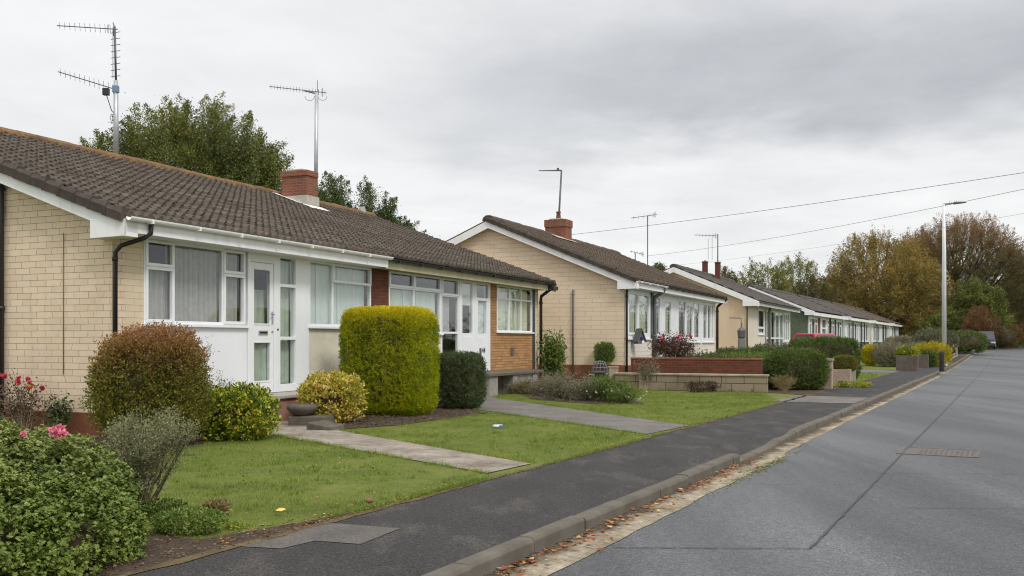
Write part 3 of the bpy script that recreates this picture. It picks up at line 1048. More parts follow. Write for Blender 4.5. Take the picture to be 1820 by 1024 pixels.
def roof(parent, L, half, zE, zR, ov=.5, vg=.25, mat=None, detail=8, gauge=.25, tw=.2, seed=0, ridge=None, verge=True, step=.036, roll=.046):
    mat = mat or M['tile']
    mb = MB()
    roof_slope(mb, -vg, L + vg, -ov, zE, half, zR, gauge, tw, detail, seed, step, roll)
    # rear slope and underside
    mb.quad((-vg, half, zR), (L + vg, half, zR), (L + vg, 2 * half + ov, zE), (-vg, 2 * half + ov, zE))
    mb.quad((-vg, -ov, zE - .04), (-vg, half, zR - .04), (L + vg, half, zR - .04), (L + vg, -ov, zE - .04))
    mb.quad((-vg, 2 * half + ov, zE - .04), (L + vg, 2 * half + ov, zE - .04), (L + vg, half, zR - .04), (-vg, half, zR - .04))
    for x in (-vg, L + vg):
        mb.quad((x, -ov, zE - .04), (x, -ov, zE), (x, half, zR), (x, half, zR - .04))
        mb.quad((x, half, zR - .04), (x, half, zR), (x, 2 * half + ov, zE), (x, 2 * half + ov, zE - .04))
    rf = mb.build('roof', mat, parent)
    # ridge
    mb = MB()
    r = random.Random(seed)
    x = -vg - .02
    while x < L + vg:
        ln = .45
        dz = r.uniform(-.008, .01)
        pr = [(half - .23, zR - .06), (half - .19, zR + .05), (half - .08, zR + .125), (half + .08, zR + .125), (half + .19, zR + .05), (half + .23, zR - .06)]
        mb.prism([(a_, b_ + dz) for a_, b_ in pr], 'x', x, min(L + vg, x + ln) - .008)
        x += ln
    mb.build('ridge_tiles', ridge or mat, rf, bevel=.008)
    if verge:
        mb = MB()
        n = 22
        for i in range(n):
            t0, t1 = i / n, (i + 1) / n + .012
            y0, y1 = -ov + (half + ov) * t0, -ov + (half + ov) * t1
            z0, z1 = zE + (zR - zE) * t0, zE + (zR - zE) * t1
            k = r.uniform(0, .02)
            mb.add([(-vg - .07, y0, z0 - .12 + k), (-vg - .08, y0, z0 + .03), (-vg - .03, y0, z0 + .085 + k), (-vg + .12, y0, z0 + .075 + k),
                    (-vg - .065, y1, z1 - .12), (-vg - .065, y1, z1 + .01), (-vg - .03, y1, z1 + .055), (-vg + .12, y1, z1 + .045)],
                   [(0, 1, 2, 3), (7, 6, 5, 4), (0, 4, 5, 1), (1, 5, 6, 2), (2, 6, 7, 3)])
        mb.build('verge_tiles', M['verge'], rf)
    return rf


def zroof(t, half, zE, zR, ov):
    t = t if t <= half else 2 * half - t
    return zE + (zR - zE) * (t + ov) / (half + ov)


def gable(parent, x0, x1, half, zE, zR, ov, mat, name='gable_wall', z0=-.15, drop=.07):
    pts = [(0, z0), (2 * half, z0), (2 * half, zroof(0, half, zE, zR, ov) - drop), (half, zR - drop), (0, zroof(0, half, zE, zR, ov) - drop)]
    return MB().prism(pts, 'x', x0, x1).build(name, mat, parent)


def bargeboard(parent, x, half, zE, zR, ov, mat, w=.24, th=.03, kneel=True):
    mb = MB()
    f = lambda t: zroof(t, half, zE, zR, ov)
    lo, hi = .05 + w, .05
    mb.prism([(-ov, f(-ov) - lo), (half, zR - lo), (half, zR - hi), (-ov, f(-ov) - hi)], 'x', x, x + th)
    mb.prism([(half + .001, zR - lo), (2 * half + ov, zE - lo), (2 * half + ov, zE - hi), (half + .001, zR - hi)], 'x', x, x + th)
    b = mb.build('bargeboard', mat, parent, bevel=.004)
    if kneel:
        k = MB()
        k.prism([(-ov, zE - .3), (.16, zE - .31), (.16, zroof(.16, half, zE, zR, ov) - lo + .02), (-ov, zE - .06)], 'x', x - .006, .0)
        k.build('boxed_eave_end', mat, b, bevel=.004)
    # soffit under the verge
    s_ = MB()
    s_.quad((x, 0, f(0) - .12), (0, 0, f(0) - .12), (0, half, zR - .12), (x, half, zR - .12))
    s_.build('verge_soffit', mat, b)
    return b


def pipe(parent, pts, r=.035, mat=None, name='downpipe', clips=True):
    mb = MB()
    mb.tube(pts, r, 10)
    zt, zb = pts[-2][2], pts[-1][2]
    if clips and zt - zb > 1:
        for z in (zb + .25, (zt + zb) / 2, zt - .1):
            mb.tube([(pts[-1][0], pts[-1][1], z - .03), (pts[-1][0], pts[-1][1], z + .03)], r * 1.25, 10)
    return mb.build(name, mat or M['black'], parent, smooth=True)


def gutter(parent, x0, x1, y, z, mat, r=.055):
    mb = MB()
    n = 8
    out = [(y + r * math.cos(PI + PI * k / n), z + r * math.sin(PI + PI * k / n)) for k in range(n + 1)]
    inn = [(y + r * .82 * math.cos(PI + PI * k / n), z + r * .82 * math.sin(PI + PI * k / n)) for k in range(n + 1)][::-1]
    V = [(x0, a_, b_) for a_, b_ in out + inn] + [(x1, a_, b_) for a_, b_ in out + inn]
    k = 2 * (n + 1)
    mb.add(V, [(i, (i + 1) % k, k + (i + 1) % k, k + i) for i in range(k)] + [tuple(range(k))[::-1], tuple(range(k, 2 * k))])
    x = x0 + .4
    while x < x1:
        mb.box(x, x + .03, y - r - .006, y + r, z - r - .008, z - r * .2)
        x += 1.0
    return mb.build('gutter', mat, parent, smooth=False)


def house_root(name, label, P, deg, z=0):
    return thing(name, label, 'house', (P[0], P[1], z), PI / 2 - R(deg))


def chimney(parent, x0, x1, y0, y1, zb, zt, ztop_band=.16, mat=None, flash=True, pots=0):
    mb = MB()
    mb.box(x0, x1, y0, y1, zb, zt - ztop_band)
    mb.box(x0 - .03, x1 + .03, y0 - .03, y1 + .03, zt - ztop_band + .002, zt)
    c = mb.build('chimney', mat or M['brick_chimney'], parent, bevel=.006)
    MB().prism([(y0 + .06, zt), (y1 - .06, zt), (y1 - .2, zt + .06), (y0 + .2, zt + .06)], 'x', x0 + .06, x1 - .06).build('cement_cap', M['cement'], c, bevel=.02)
    for i in range(pots):
        xx = x0 + (x1 - x0) * (i + .5) / pots
        MB().lathe([(.09, zt + .03), (.1, zt + .1), (.08, zt + .3), (.1, zt + .32), (.1, zt + .36), (.06, zt + .36)], 12, (xx, (y0 + y1) / 2)).build('chimney_pot', M['plinth'], c, smooth=True)
    return c


# ---- first pair, nearest
P1 = (-5.93, 14.19)
LEN1, HALF1, ZE1, ZR1, OV1 = 16.9, 6.17, 3.22, 5.62, .5
h1 = house_root('bungalow', 'nearest long bungalow pair, cream brick gable, white door, red brick chimney on brown tiles', P1, 23.5)
gable(h1, 0, .25, HALF1, ZE1, ZR1, OV1, M['brick_cream'])
gable(h1, LEN1 - .25, LEN1, HALF1, ZE1, ZR1, OV1, M['brick_cream'])
facade(h1, 'rear_wall', M['render_cream'], .25, LEN1 - .25, -.15, 3.2, 2 * HALF1 - .25, .24)
facade(h1, 'brick_wall', M['brick_pale'], .252, .62, -.15, 3.18, .002)
facade(h1, 'frieze', M['render_cream'], .62, 16.62, 3.0, 3.3, .01)
facade(h1, 'white_panel', M['render_white'], .62, 3.05, .4, 1.636, -.004)
facade(h1, 'front_wall', M['render_cream'], 4.86, 7.2, .36, 1.655)
facade(h1, 'brick_pier', M['brick_red'], 7.2, 7.9, -.15, 3.0, -.02)
facade(h1, 'front_wall', M['render_cream'], 7.9, 10.44, .36, 1.555)
facade(h1, 'white_panel', M['render_white'], 10.44, 11.41, .36, .85)
facade(h1, 'brick_wall', M['brick_orange'], 13.32, 13.78, -.15, 3.0, -.006)
facade(h1, 'brick_wall', M['brick_orange'], 13.78, 16.42, -.15, 1.635, -.006)
facade(h1, 'corner_post', M['dark_clad'], 16.42, 16.58, -.1, 3.0, -.03)
facade(h1, 'brick_wall', M['brick_pale'], 16.58, LEN1 - .252, -.15, 3.18, .002)
# plinths
MB().box(-.02, .0, -.02, 2 * HALF1, -.15, .33).build('plinth', M['plinth'], h1)
MB().box(-.02, 3.04, -.022, -.0015, -.15, .36).build('plinth', M['step'], h1)
MB().box(4.9, 13.3, -.02, .2, -.15, .36).build('plinth', M['step'], h1)
roof(h1, LEN1, HALF1, ZE1, ZR1, OV1, .25, M['tile'], 7, seed=2, ridge=M['ridge'])
bb = bargeboard(h1, -.26, HALF1, ZE1, ZR1, OV1, M['fascia'])
bargeboard(h1, LEN1 + .23, HALF1, ZE1, ZR1, OV1, M['olive'], kneel=False)
# eaves
f1 = MB().box(-.25, 7.08, -.5, -.47, 2.98, 3.17).build('fascia', M['fascia'], h1, bevel=.004)
MB().box(-.25, 7.08, -.469, .0, 2.99, 3.005).build('soffit', M['fascia'], f1)
MB().prism([(-.47, 2.985), (0, 3.0), (0, 3.2), (-.47, 3.16)], 'x', 7.082, 7.11).build('fascia_end', M['black'], f1)
f2 = MB().box(7.12, LEN1 + .2, -.40, -.37, 2.97, 3.18).build('fascia', M['olive'], h1)
MB().box(7.12, LEN1 + .2, -.369, .0, 2.99, 3.005).build('soffit', M['olive'], f2)
gutter(h1, -.24, 7.1, -.565, 3.2, M['fascia'], .06)
gutter(h1, 7.12, LEN1 + .26, -.47, 3.185, M['black'], .06)
pipe(h1, [(.22, -.55, 3.16), (.22, -.53, 3.0), (.17, -.45, 2.93), (.02, -.16, 2.82), (-.02, -.08, 2.72), (-.02, -.075, -.05)])
pipe(h1, [(LEN1 - .05, -.47, 3.14), (LEN1 - .05, -.42, 3.0), (LEN1 + .02, -.1, 2.8), (LEN1 + .04, -.08, 2.7), (LEN1 + .04, -.08, 0)], .05)
MB().box(LEN1 - .2, LEN1 + .2, -.6, -.2, 2.98, 3.1).build('rainwater_box', M['black'], h1, bevel=.02)
pipe(h1, [(-.07, 2.26, 4.0), (-.07, 2.26, 3.9), (-.07, 2.26, -.05)], .05)
pipe(h1, [(-.012, .98, 3.05), (-.012, .98, 3.0), (-.012, .98, .9)], .006, M['grey_pipe'], 'wall_cable', False)

cg, ca, cn, cw = M['curtain_grey'], M['curtain_aqua'], M['curtain_green'], M['curtain_white']
window(h1, .62, 3.0, 1.68, 3.0, [(1.25, [2.57]), (2.42, []), (3.0, [2.57])],
       [(.68, 1.22, 1.7, 2.56, cg, (.04, .13)), (1.25, 2.42, 1.7, 2.98, cg, (.05, .12)), (2.43, 2.96, 1.7, 2.98, cg, (.04, .13))],
       sash=[(.64, 1.245, 1.70, 2.565), (.64, 1.245, 2.575, 2.985), (2.425, 2.985, 1.70, 2.565), (2.425, 2.985, 2.575, 2.985)])
w = window(h1, 4.9, 7.18, 1.70, 3.0, [(5.72, []), (7.18, [2.62])], [(4.96, 7.12, 1.72, 2.97, ca, (.012, .3))], sash=[(5.70, 7.16, 2.60, 2.985)])
for x in (5.3, 6.05, 6.62):
    MB().box(x, x + .04, .1, .115, 1.74, 2.97).build('blind_rail', M['upvc'], w)
w = window(h1, 7.92, 10.42, 1.60, 3.0, [(9.07, [2.63]), (10.42, [2.63])], [(8.35, 10.36, 1.62, 2.6, ca, (.012, .3)), (8.0, 8.35, 1.62, 2.6, cn, (.012, .2))],
           sash=[(7.94, 9.06, 2.64, 2.985), (9.08, 10.4, 2.64, 2.985)])
for x in (8.75, 9.35):
    MB().box(x, x + .035, .1, .115, 1.64, 2.6).build('blind_rail', M['upvc'], w)
window(h1, 10.45, 11.40, .86, 3.0, [(11.40, [1.62, 2.55])], [(10.5, 11.1, 1.65, 2.5, cg)], sash=[(10.47, 11.38, 2.56, 2.985)], sill=False)
w = window(h1, 13.79, 16.41, 1.68, 2.99, [(14.66, [2.62]), (15.54, [2.62]), (16.41, [2.62])], [(13.85, 16.35, 1.7, 2.95, cn, (.01, .25))], fw=.04)


def glazed_unit(parent, x0, x1, z0, z1, bars_x, bars_z, y=0):
    pass


# door and side light of the first house
dr = MB()
dr.box(3.06, 3.13, -.03, .1, .46, 3.0)
dr.box(3.80, 3.98, -.03, .1, .46, 3.0)
dr.box(4.45, 4.88, -.03, .1, .46, 3.0)
dr.box(3.13, 3.80, -.028, .1, 2.83, 3.0)
dr.box(3.98, 4.45, -.028, .1, 2.96, 3.0)
dr.box(3.98, 4.45, -.028, .1, .46, .60)
dr.box(3.98, 4.45, -.028, .1, 1.43, 1.49)
dr.box(3.98, 4.45, -.028, .1, 2.42, 2.48)
dr.box(3.13, 3.80, -.028, .1, .46, .50)
for z in (2.86, 2.90, 2.94):
    dr.box(3.15, 3.78, -.036, -.027, z, z + .022)
dfr = dr.build('door_frame', M['upvc'], h1, bevel=.005)
g = MB()
for z0, z1 in ((.6, 1.43), (1.49, 2.42), (2.48, 2.96)):
    g.box(3.98, 4.45, .02, .028, z0, z1)
g.build('glass', M['glass'], dfr)
V, Fs = wavy(3.85, 4.8, .6, 2.95, .16, .02, .14, 4)
MB().add(V, Fs).build('curtain', M['frosted'], dfr, smooth=True)
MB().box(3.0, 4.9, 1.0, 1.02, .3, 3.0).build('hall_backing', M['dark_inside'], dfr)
d = MB()
d.box(3.135, 3.245, -.012, .06, .505, 2.825)
d.box(3.70, 3.795, -.012, .06, .505, 2.825)
d.box(3.245, 3.70, -.012, .06, .505, .66)
d.box(3.245, 3.70, -.012, .06, 1.40, 1.70)
d.box(3.245, 3.70, -.012, .06, 2.72, 2.825)
for a_, b_, c_, e_ in ((3.245, 3.70, .66, .685), (3.245, 3.70, 1.375, 1.40), (3.245, 3.70, 1.70, 1.725), (3.245, 3.70, 2.695, 2.72)):
    d.box(a_, b_, -.022, .03, c_, e_)
door = d.build('front_door', M['upvc'], h1, bevel=.005)
g = MB()
g.box(3.245, 3.70, .015, .022, .685, 1.375)
g.box(3.245, 3.70, .015, .022, 1.725, 2.695)
g.build('glass', M['glass'], door)
V, Fs = wavy(3.2, 3.78, .66, 1.4, .08, .008, .2, 2)
MB().add(V, Fs).build('frosted_panel', M['frosted'], door, smooth=True)
V, Fs = wavy(3.2, 3.95, 1.73, 2.35, .2, .02, .2, 9)
MB().add(V, Fs).build('curtain', M['frosted'], door, smooth=True)
lb = MB().box(3.36, 3.62, -.026, -.012, 1.52, 1.60)
lb.mi = 1
lb.box(3.385, 3.595, -.030, -.0255, 1.545, 1.575)
lb.build('letterbox', [M['galv'], M['black']], door, bevel=.003)
hd = MB().box(3.735, 3.765, -.028, -.012, 1.72, 1.95).tube([(3.75, -.025, 1.9), (3.75, -.07, 1.9), (3.64, -.075, 1.9)], .011, 6)
hd.build('handle', M['galv'], door)
MB().tube([(3.75, -.013, 1.58), (3.75, -.03, 1.58)], .02, 8).build('lock', M['galv'], door)
MB().tube([(3.9, -.04, 1.62), (3.9, -.03, 1.62)], .02, 8).build('doorbell', M['black'], dfr)
st = MB().box(2.95, 4.95, -.75, -.023, -.1, .40)
st.build('doorstep', M['step'], h1, bevel=.01)
MB().box(2.9, 5.0, -.80, -.03, .402, .455).build('step_slab', M['cement'], h1, bevel=.008)

# porch doors of the second house of the pair
dr = MB()
for a_, b_ in ((11.41, 11.50), (12.30, 12.44), (13.18, 13.31)):
    dr.box(a_, b_, -.03, .1, .60, 3.0)
dr.box(11.50, 12.30, -.028, .1, 2.93, 3.0)
dr.box(12.44, 13.18, -.028, .1, 2.93, 3.0)
dr.box(12.44, 13.18, -.028, .1, 2.5, 2.58)
dr.box(11.50, 12.30, -.02, .08, .60, 1.62)
dr.box(12.44, 13.18, -.02, .08, .60, 1.62)
dr.box(11.62, 12.18, -.03, -.019, .75, 1.52)
dr.box(12.54, 13.08, -.03, -.019, .75, 1.52)
for a_, b_ in ((11.50, 11.60), (12.20, 12.30), (12.44, 12.54), (13.08, 13.18)):
    dr.box(a_, b_, -.022, .08, 1.62, 2.93 if a_ < 12.4 else 2.5)
pd = dr.build('porch_doors', M['upvc'], h1, bevel=.005)
g = MB()
g.box(11.60, 12.20, .01, .02, 1.62, 2.93).box(12.54, 13.08, .01, .02, 1.62, 2.5).box(12.44, 13.18, .01, .02, 2.58, 2.93)
g.build('glass', M['glass'], pd)
V, Fs = wavy(12.55, 13.07, 1.63, 2.45, .08, .015, .1, 5)
MB().add(V, Fs).build('curtain', M['curtain_aqua'], pd, smooth=True)
MB().box(11.6, 12.2, .06, .07, 2.35, 2.92).build('blind', M['curtain_white'], pd)
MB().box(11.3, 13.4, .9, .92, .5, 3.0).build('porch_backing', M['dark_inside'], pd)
hb = MB().box(12.60, 12.68, -.06, -.031, .98, 1.22)
hb.build('letterbox', M['darkmetal'], pd, bevel=.006)


def text(body, size, mat, parent, loc, name, rot=(PI / 2, 0, 0)):
    cu = bpy.data.curves.new(name, 'FONT')
    cu.body = body
    cu.size = size
    cu.extrude = .004
    cu.align_x = 'CENTER'
    cu.align_y = 'CENTER'
    cu.materials.append(mat)
    tmp = bpy.data.objects.new(name + '_outline', cu)
    col.objects.link(tmp)
    me = bpy.data.meshes.new_from_object(tmp.evaluated_get(bpy.context.evaluated_depsgraph_get()))
    bpy.data.objects.remove(tmp)
    o = link(name, me, parent, loc)
    o.rotation_euler = rot
    return o


text('44', .22, M['black'], pd, (12.86, -.036, 1.15), 'house_number')
MB().box(14.75, 14.95, -.03, -.007, 1.0, 1.22).build('air_brick', M['iron'], h1)
# raised concrete landing at the porch
MB().box(11.3, 15.0, -.95, -.03, .50, .585).build('landing_slab', M['brownconc0'], h1, bevel=.015)
for x, w_, z_ in ((11.4, .5, .498), (12.9, .28, .498), (14.3, .34, .498)):
    MB().box(x, x + w_, -.9, -.4, -.1, z_).build('landing_pier', M['concrete'], h1, bevel=.015)
MB().box(13.19, 14.29, -.86, -.6, .24, .498).build('landing_block', M['concrete'], h1, bevel=.012)
MB().box(11.9, 12.9, -.6, -.1, -.1, .498).build('landing_pier', M['brownconc0'], h1)
MB().box(14.78, 16.5, -.34, -.01, .48, .56).build('ledge', M['dark_clad'], h1)
# chimney and its cement base
c = chimney(h1, 11.75, 12.25, 4.95, 5.8, 5.2, 6.24)
MB().box(11.70, 12.30, 4.90, 5.85, 4.9, 5.52).build('render_base', M['cement'], c, bevel=.01)
fl = MB()
sl = (ZR1 - ZE1) / (HALF1 + OV1)
for (x0, x1, y0, y1) in ((11.5, 11.72, 4.55, 5.95), (11.5, 12.4, 4.55, 4.88)):
    fl.add([(x0, y0, zroof(y0, HALF1, ZE1, ZR1, OV1) + .065), (x1, y0, zroof(y0, HALF1, ZE1, ZR1, OV1) + .065), (x1, y1, zroof(y1, HALF1, ZE1, ZR1, OV1) + .09), (x0, y1, zroof(y1, HALF1, ZE1, ZR1, OV1) + .09)], [(0, 1, 2, 3)])
fl.build('flashing', M['lead'], c)
MB().lathe([(.12, 5.6), (.14, 5.72), (.09, 5.8), (.1, 5.85)], 10, (16.4, HALF1 - .1)).build('roof_vent', M['cement'], h1, smooth=True)

# ---- second pair
P2 = (3.7, 31.5)
LEN2, HALF2, ZE2, ZR2, OV2 = 14.1, 4.85, 3.42, 5.66, .5
h2 = house_root('bungalow', 'second bungalow pair with buff brick gable, round wall bush and birdhouse on front', P2, 24)
gable(h2, 0, .25, HALF2, ZE2, ZR2, OV2, M['brick_cream_far'])
gable(h2, LEN2 - .25, LEN2, HALF2, ZE2, ZR2, OV2, M['brick_cream_far'])
facade(h2, 'rear_wall', M['render_cream'], .25, LEN2 - .25, -.15, 3.4, 2 * HALF2 - .25, .24)
facade(h2, 'front_wall', M['brick_white_far'], .251, 3.3, -.15, 1.44, .0)
facade(h2, 'front_wall', M['brick_white_far'], 4.2, LEN2 - .251, -.15, 1.34, .0)
facade(h2, 'frieze', M['fascia'], .251, LEN2 - .251, 3.2, 3.45, .01)
facade(h2, 'side_gate', M['twig'], 3.3, 4.2, -.1, 1.44, .06, .05)
MB().box(-.02, 0, -.02, 2 * HALF2, -.15, .62).build('plinth', M['brick_plinth'], h2)
MB().box(-.02, LEN2, -.022, -.0015, -.15, .6).build('plinth', M['brick_plinth'], h2)
roof(h2, LEN2, HALF2, ZE2, ZR2, OV2, .25, M['tile_far'], 5, seed=5, ridge=M['tile_far'])
bargeboard(h2, -.26, HALF2, ZE2, ZR2, OV2, M['fascia'], .27)
bargeboard(h2, LEN2 + .23, HALF2, ZE2, ZR2, OV2, M['fascia'], .2, kneel=False)
f = MB().box(-.25, LEN2 + .2, -.44, -.41, 3.16, 3.38).build('fascia', M['fascia'], h2)
MB().box(-.25, LEN2 + .2, -.409, .0, 3.17, 3.19).build('soffit', M['fascia'], f)
gutter(h2, -.2, 3.6, -.5, 3.38, M['fascia'])
gutter(h2, 3.62, LEN2 + .26, -.5, 3.38, M['black'])
pipe(h2, [(.0, -.1, 3.1), (.0, -.08, 3.0), (.0, -.08, 0)], .04)
pipe(h2, [(3.35, -.5, 3.33), (3.4, -.4, 3.2), (3.4, -.1, 3.0), (3.4, -.08, 2.9), (3.4, -.08, .3)], .07, M['grey_pipe'])
pipe(h2, [(LEN2 + .05, -.5, 3.33), (LEN2 + .05, -.3, 3.2), (LEN2 + .05, -.08, 3.0), (LEN2 + .05, -.08, 2.9), (LEN2 + .05, -.08, .2)], .06)
pipe(h2, [(-.05, 1.78, 3.15), (-.05, 1.78, 3.1), (-.05, 1.78, 0)], .03, M['grey_pipe'])
window(h2, .25, 3.1, 1.5, 3.2, [(1.6, []), (3.1, [])], [(.3, 3.05, 1.52, 3.15, cn, (.02, .2))], fw=.2, sash=[(.4, 1.56, 1.62, 3.1)])
window(h2, 3.55, 4.6, 1.5, 3.2, [(4.6, [])], [(3.6, 4.55, 1.52, 3.1, cw)], fw=.2, sill=False)
facade(h2, 'white_panel', M['upvc'], 4.6, 4.85, 1.34, 3.2, .0, .1)
window(h2, 4.85, 6.3, 1.40, 3.2, [(6.3, [])], [(4.9, 6.2, 1.42, 3.1, cn)], fw=.3)
facade(h2, 'white_panel', M['upvc'], 6.3, 7.0, 1.34, 3.2, .0, .1)
window(h2, 7.0, 11.0, 1.38, 3.2, [(8.4, []), (9.7, [2.95]), (11.0, [])], [(7.1, 8.0, 1.4, 3.1, cg), (8.3, 10.2, 1.4, 3.1, cw), (10.3, 10.9, 1.4, 3.1, cw)], fw=.2, sash=[(8.38, 9.75, 1.52, 3.1)])
facade(h2, 'white_panel', M['upvc'], 11.0, 11.4, 1.34, 3.2, .0, .1)
window(h2, 11.4, 13.83, 1.38, 3.2, [(12.4, []), (13.2, []), (13.83, [])], [(11.5, 13.8, 1.4, 3.1, cw)], fw=.18)
chimney(h2, 5.9, 6.6, 4.3, 5.2, 5.0, 6.35, .3, pots=1)
fl = MB().add([(4.6, 4.45, 5.63), (7.0, 4.45, 5.62), (7.0, 4.15, 5.48), (4.6, 4.15, 5.48)], [(0, 1, 2, 3)])
fl.build('flashing', M['cement'], h2)
pl = MB().box(8.75, 9.75, -.03, -.002, .98, 1.26).build('name_plaque', M['concrete'], h2, bevel=.01)
mk = MB()
rr = random.Random(8)
for z in (1.16, 1.05):
    x = 8.87
    while x < 9.6:
        k = rr.uniform(.03, .06)
        mk.box(x, x + .014, -.036, -.029, z, z + .06)
        if rr.random() < .7:
            mk.box(x + .015, x + k, -.036, -.029, z + rr.choice((0, .022, .048)), z + .012 + rr.choice((0, .022, .048)))
        x += k + .025
mk.build('worn_lettering', M['black'], pl)

# ---- third: peach gable
P3 = (12.75, 52.0)
LEN3, HALF3, ZE3, ZR3, OV3 = 15.0, 4.0, 3.62, 5.62, .7
h3 = house_root('bungalow', 'third bungalow along the row with peach gable, glazed porch and twin chimneys', P3, 25)
gable(h3, 0, .25, HALF3, ZE3, ZR3, OV3, M['render_peach'])
gable(h3, LEN3 - .25, LEN3, HALF3, ZE3, ZR3, OV3, M['render_pale'])
facade(h3, 'rear_wall', M['render_pale'], .25, LEN3 - .25, -.15, 3.5, 2 * HALF3 - .25, .24)
facade(h3, 'front_wall', M['render_pale'], .251, 3.2, -.15, 3.5)
facade(h3, 'front_wall', M['render_pale'], 3.2, 5.4, -.15, 1.75)
facade(h3, 'frieze', M['fascia'], 3.2, LEN3 - .251, 3.3, 3.5, .01)
facade(h3, 'white_panel', M['upvc'], 12.2, LEN3 - .251, -.1, 1.4)
facade(h3, 'white_panel', M['upvc'], 5.4, 12.2, -.1, 1.1)
roof(h3, LEN3, HALF3, ZE3, ZR3, OV3, .25, M['tile_grey'], 4, .3, .3, seed=8, ridge=M['tile_grey'], verge=False, step=.02, roll=.015)
bargeboard(h3, -.26, HALF3, ZE3, ZR3, OV3, M['fascia'], .3)
MB().box(-.25, LEN3 + .2, -.62, -.59, 3.36, 3.58).build('fascia', M['fascia'], h3)
gutter(h3, -.2, LEN3, -.7, 3.56, M['grey_pipe'])
pipe(h3, [(-.06, -.05, 3.4), (-.06, -.05, 3.3), (-.06, -.05, 0)], .04, M['darkmetal'])
pipe(h3, [(5.6, -.3, 3.4), (5.6, -.25, 3.3), (5.6, -.25, 0)], .07, M['grey_pipe'])
window(h3, 3.3, 5.3, 1.8, 3.3, [(5.3, [2.2])], [(3.4, 5.2, 1.82, 2.2, cw)], fw=.12)
window(h3, 5.8, 12.1, 1.1, 3.3, [(7.4, [1.6]), (9, [1.6]), (10.6, [1.6]), (12.1, [1.6])], [(6, 8.5, 1.2, 3.2, cw), (9.2, 11.8, 1.2, 3.2, ca)], fw=.1, sill=False)
window(h3, 12.3, 14.7, 1.4, 3.3, [(13.1, []), (13.9, [2.8]), (14.7, [])], [(12.4, 14.6, 1.5, 3.2, cw)], fw=.12)
for i, (x0, y0) in enumerate(((7.2, 3.9), (8.1, 3.3))):
    chimney(h3, x0, x0 + .3, y0, y0 + .3, 4.9, 6.45, .06, M['brick_red'], pots=0)

# ---- fourth to seventh, one after another along the road
P4 = (20.7, 67.0)
kinds = [(M['render_green'], M['tile_grey'], 'fourth bungalow with dark green gable and white barge board'),
         (M['render_white'], M['tile_grey'], 'fifth white fronted bungalow, just after the green gabled one'),
         (M['render_pale'], M['tile_far'], 'sixth pale bungalow, last but one of the row before the trees'),
         (M['render_white'], M['tile_far'], 'farthest white bungalow of the row, against the autumn trees')]
for i, (gm, tm, lab) in enumerate(kinds):
    s0 = i * 17.2
    P = (P4[0] + RS * s0, P4[1] + RC * s0)
    L, HF, ZE, ZR, OV = 15.6, 4.0, 3.55, 5.4, .5
    h = house_root('bungalow', lab, P, 27.6, 0)
    gable(h, 0, .25, HF, ZE, ZR, OV, gm)
    gable(h, L - .25, L, HF, ZE, ZR, OV, gm)
    facade(h, 'rear_wall', M['render_pale'], .25, L - .25, -.15, 3.4, 2 * HF - .25, .24)
    facade(h, 'front_wall', M['render_pale'] if i == 0 else M['dark_clad'], .251, L - .251, -.15, 1.35)
    facade(h, 'frieze', M['upvc'], .251, L - .251, 3.15, 3.45, .0)
    roof(h, L, HF, ZE, ZR, OV, .25, tm, 4, .3, .4, seed=20 + i, ridge=tm, verge=False, step=.02, roll=.012)
    bargeboard(h, -.26, HF, ZE, ZR, OV, M['fascia'], .3)
    MB().box(-.25, L + .2, -.44, -.41, 3.22, 3.46).build('fascia', M['fascia'], h)
    n = 4
    wd = (L - .6) / n
    for k in range(n):
        x0 = .3 + k * wd
        if i == 0 and k == 1:
            facade(h, 'front_door', M['plinth'], x0 + .02, x0 + 1.1, -.1, 3.1, .02, .1)
            x0 += 1.15
            facade(h, 'white_panel', M['upvc'], x0 - .04, x0 + .5, 1.36, 3.15, .01, .1)
            x0 += .5
            window(h, x0, .3 + (k + 1) * wd - .05, 1.36, 3.15, [(.3 + (k + 1) * wd, [2.4])], [(x0 + .1, x0 + 1.5, 1.4, 3.1, cw)], fw=.12, sill=False)
            continue
        facade(h, 'corner_post', M['dark_clad'] if k % 2 else M['upvc'], x0 - .1, x0 + .1, -.1, 3.15, -.1, .2)
        window(h, x0 + .12, x0 + wd - .12, 1.36, 3.14, [(x0 + wd * .35, [2.7]), (x0 + wd * .7, []), (x0 + wd, [2.7])],
               [(x0 + .2, x0 + wd * .55, 1.4, 3.1, cw), (x0 + wd * .6, x0 + wd - .2, 1.4, 3.1, cg)], fw=.13, sill=False)
        pass
    pipe(h, [(L * .5, -.3, 3.2), (L * .5, -.25, 3.1), (L * .5, -.25, 0)], .06, M['black'], clips=False)


# ------------------------------------------------------------------ aerials
def hloc(P, deg, s, t, z):
    a_ = R(deg)
    return (P[0] + s * math.sin(a_) - t * math.cos(a_), P[1] + s * math.cos(a_) + t * math.sin(a_), z)


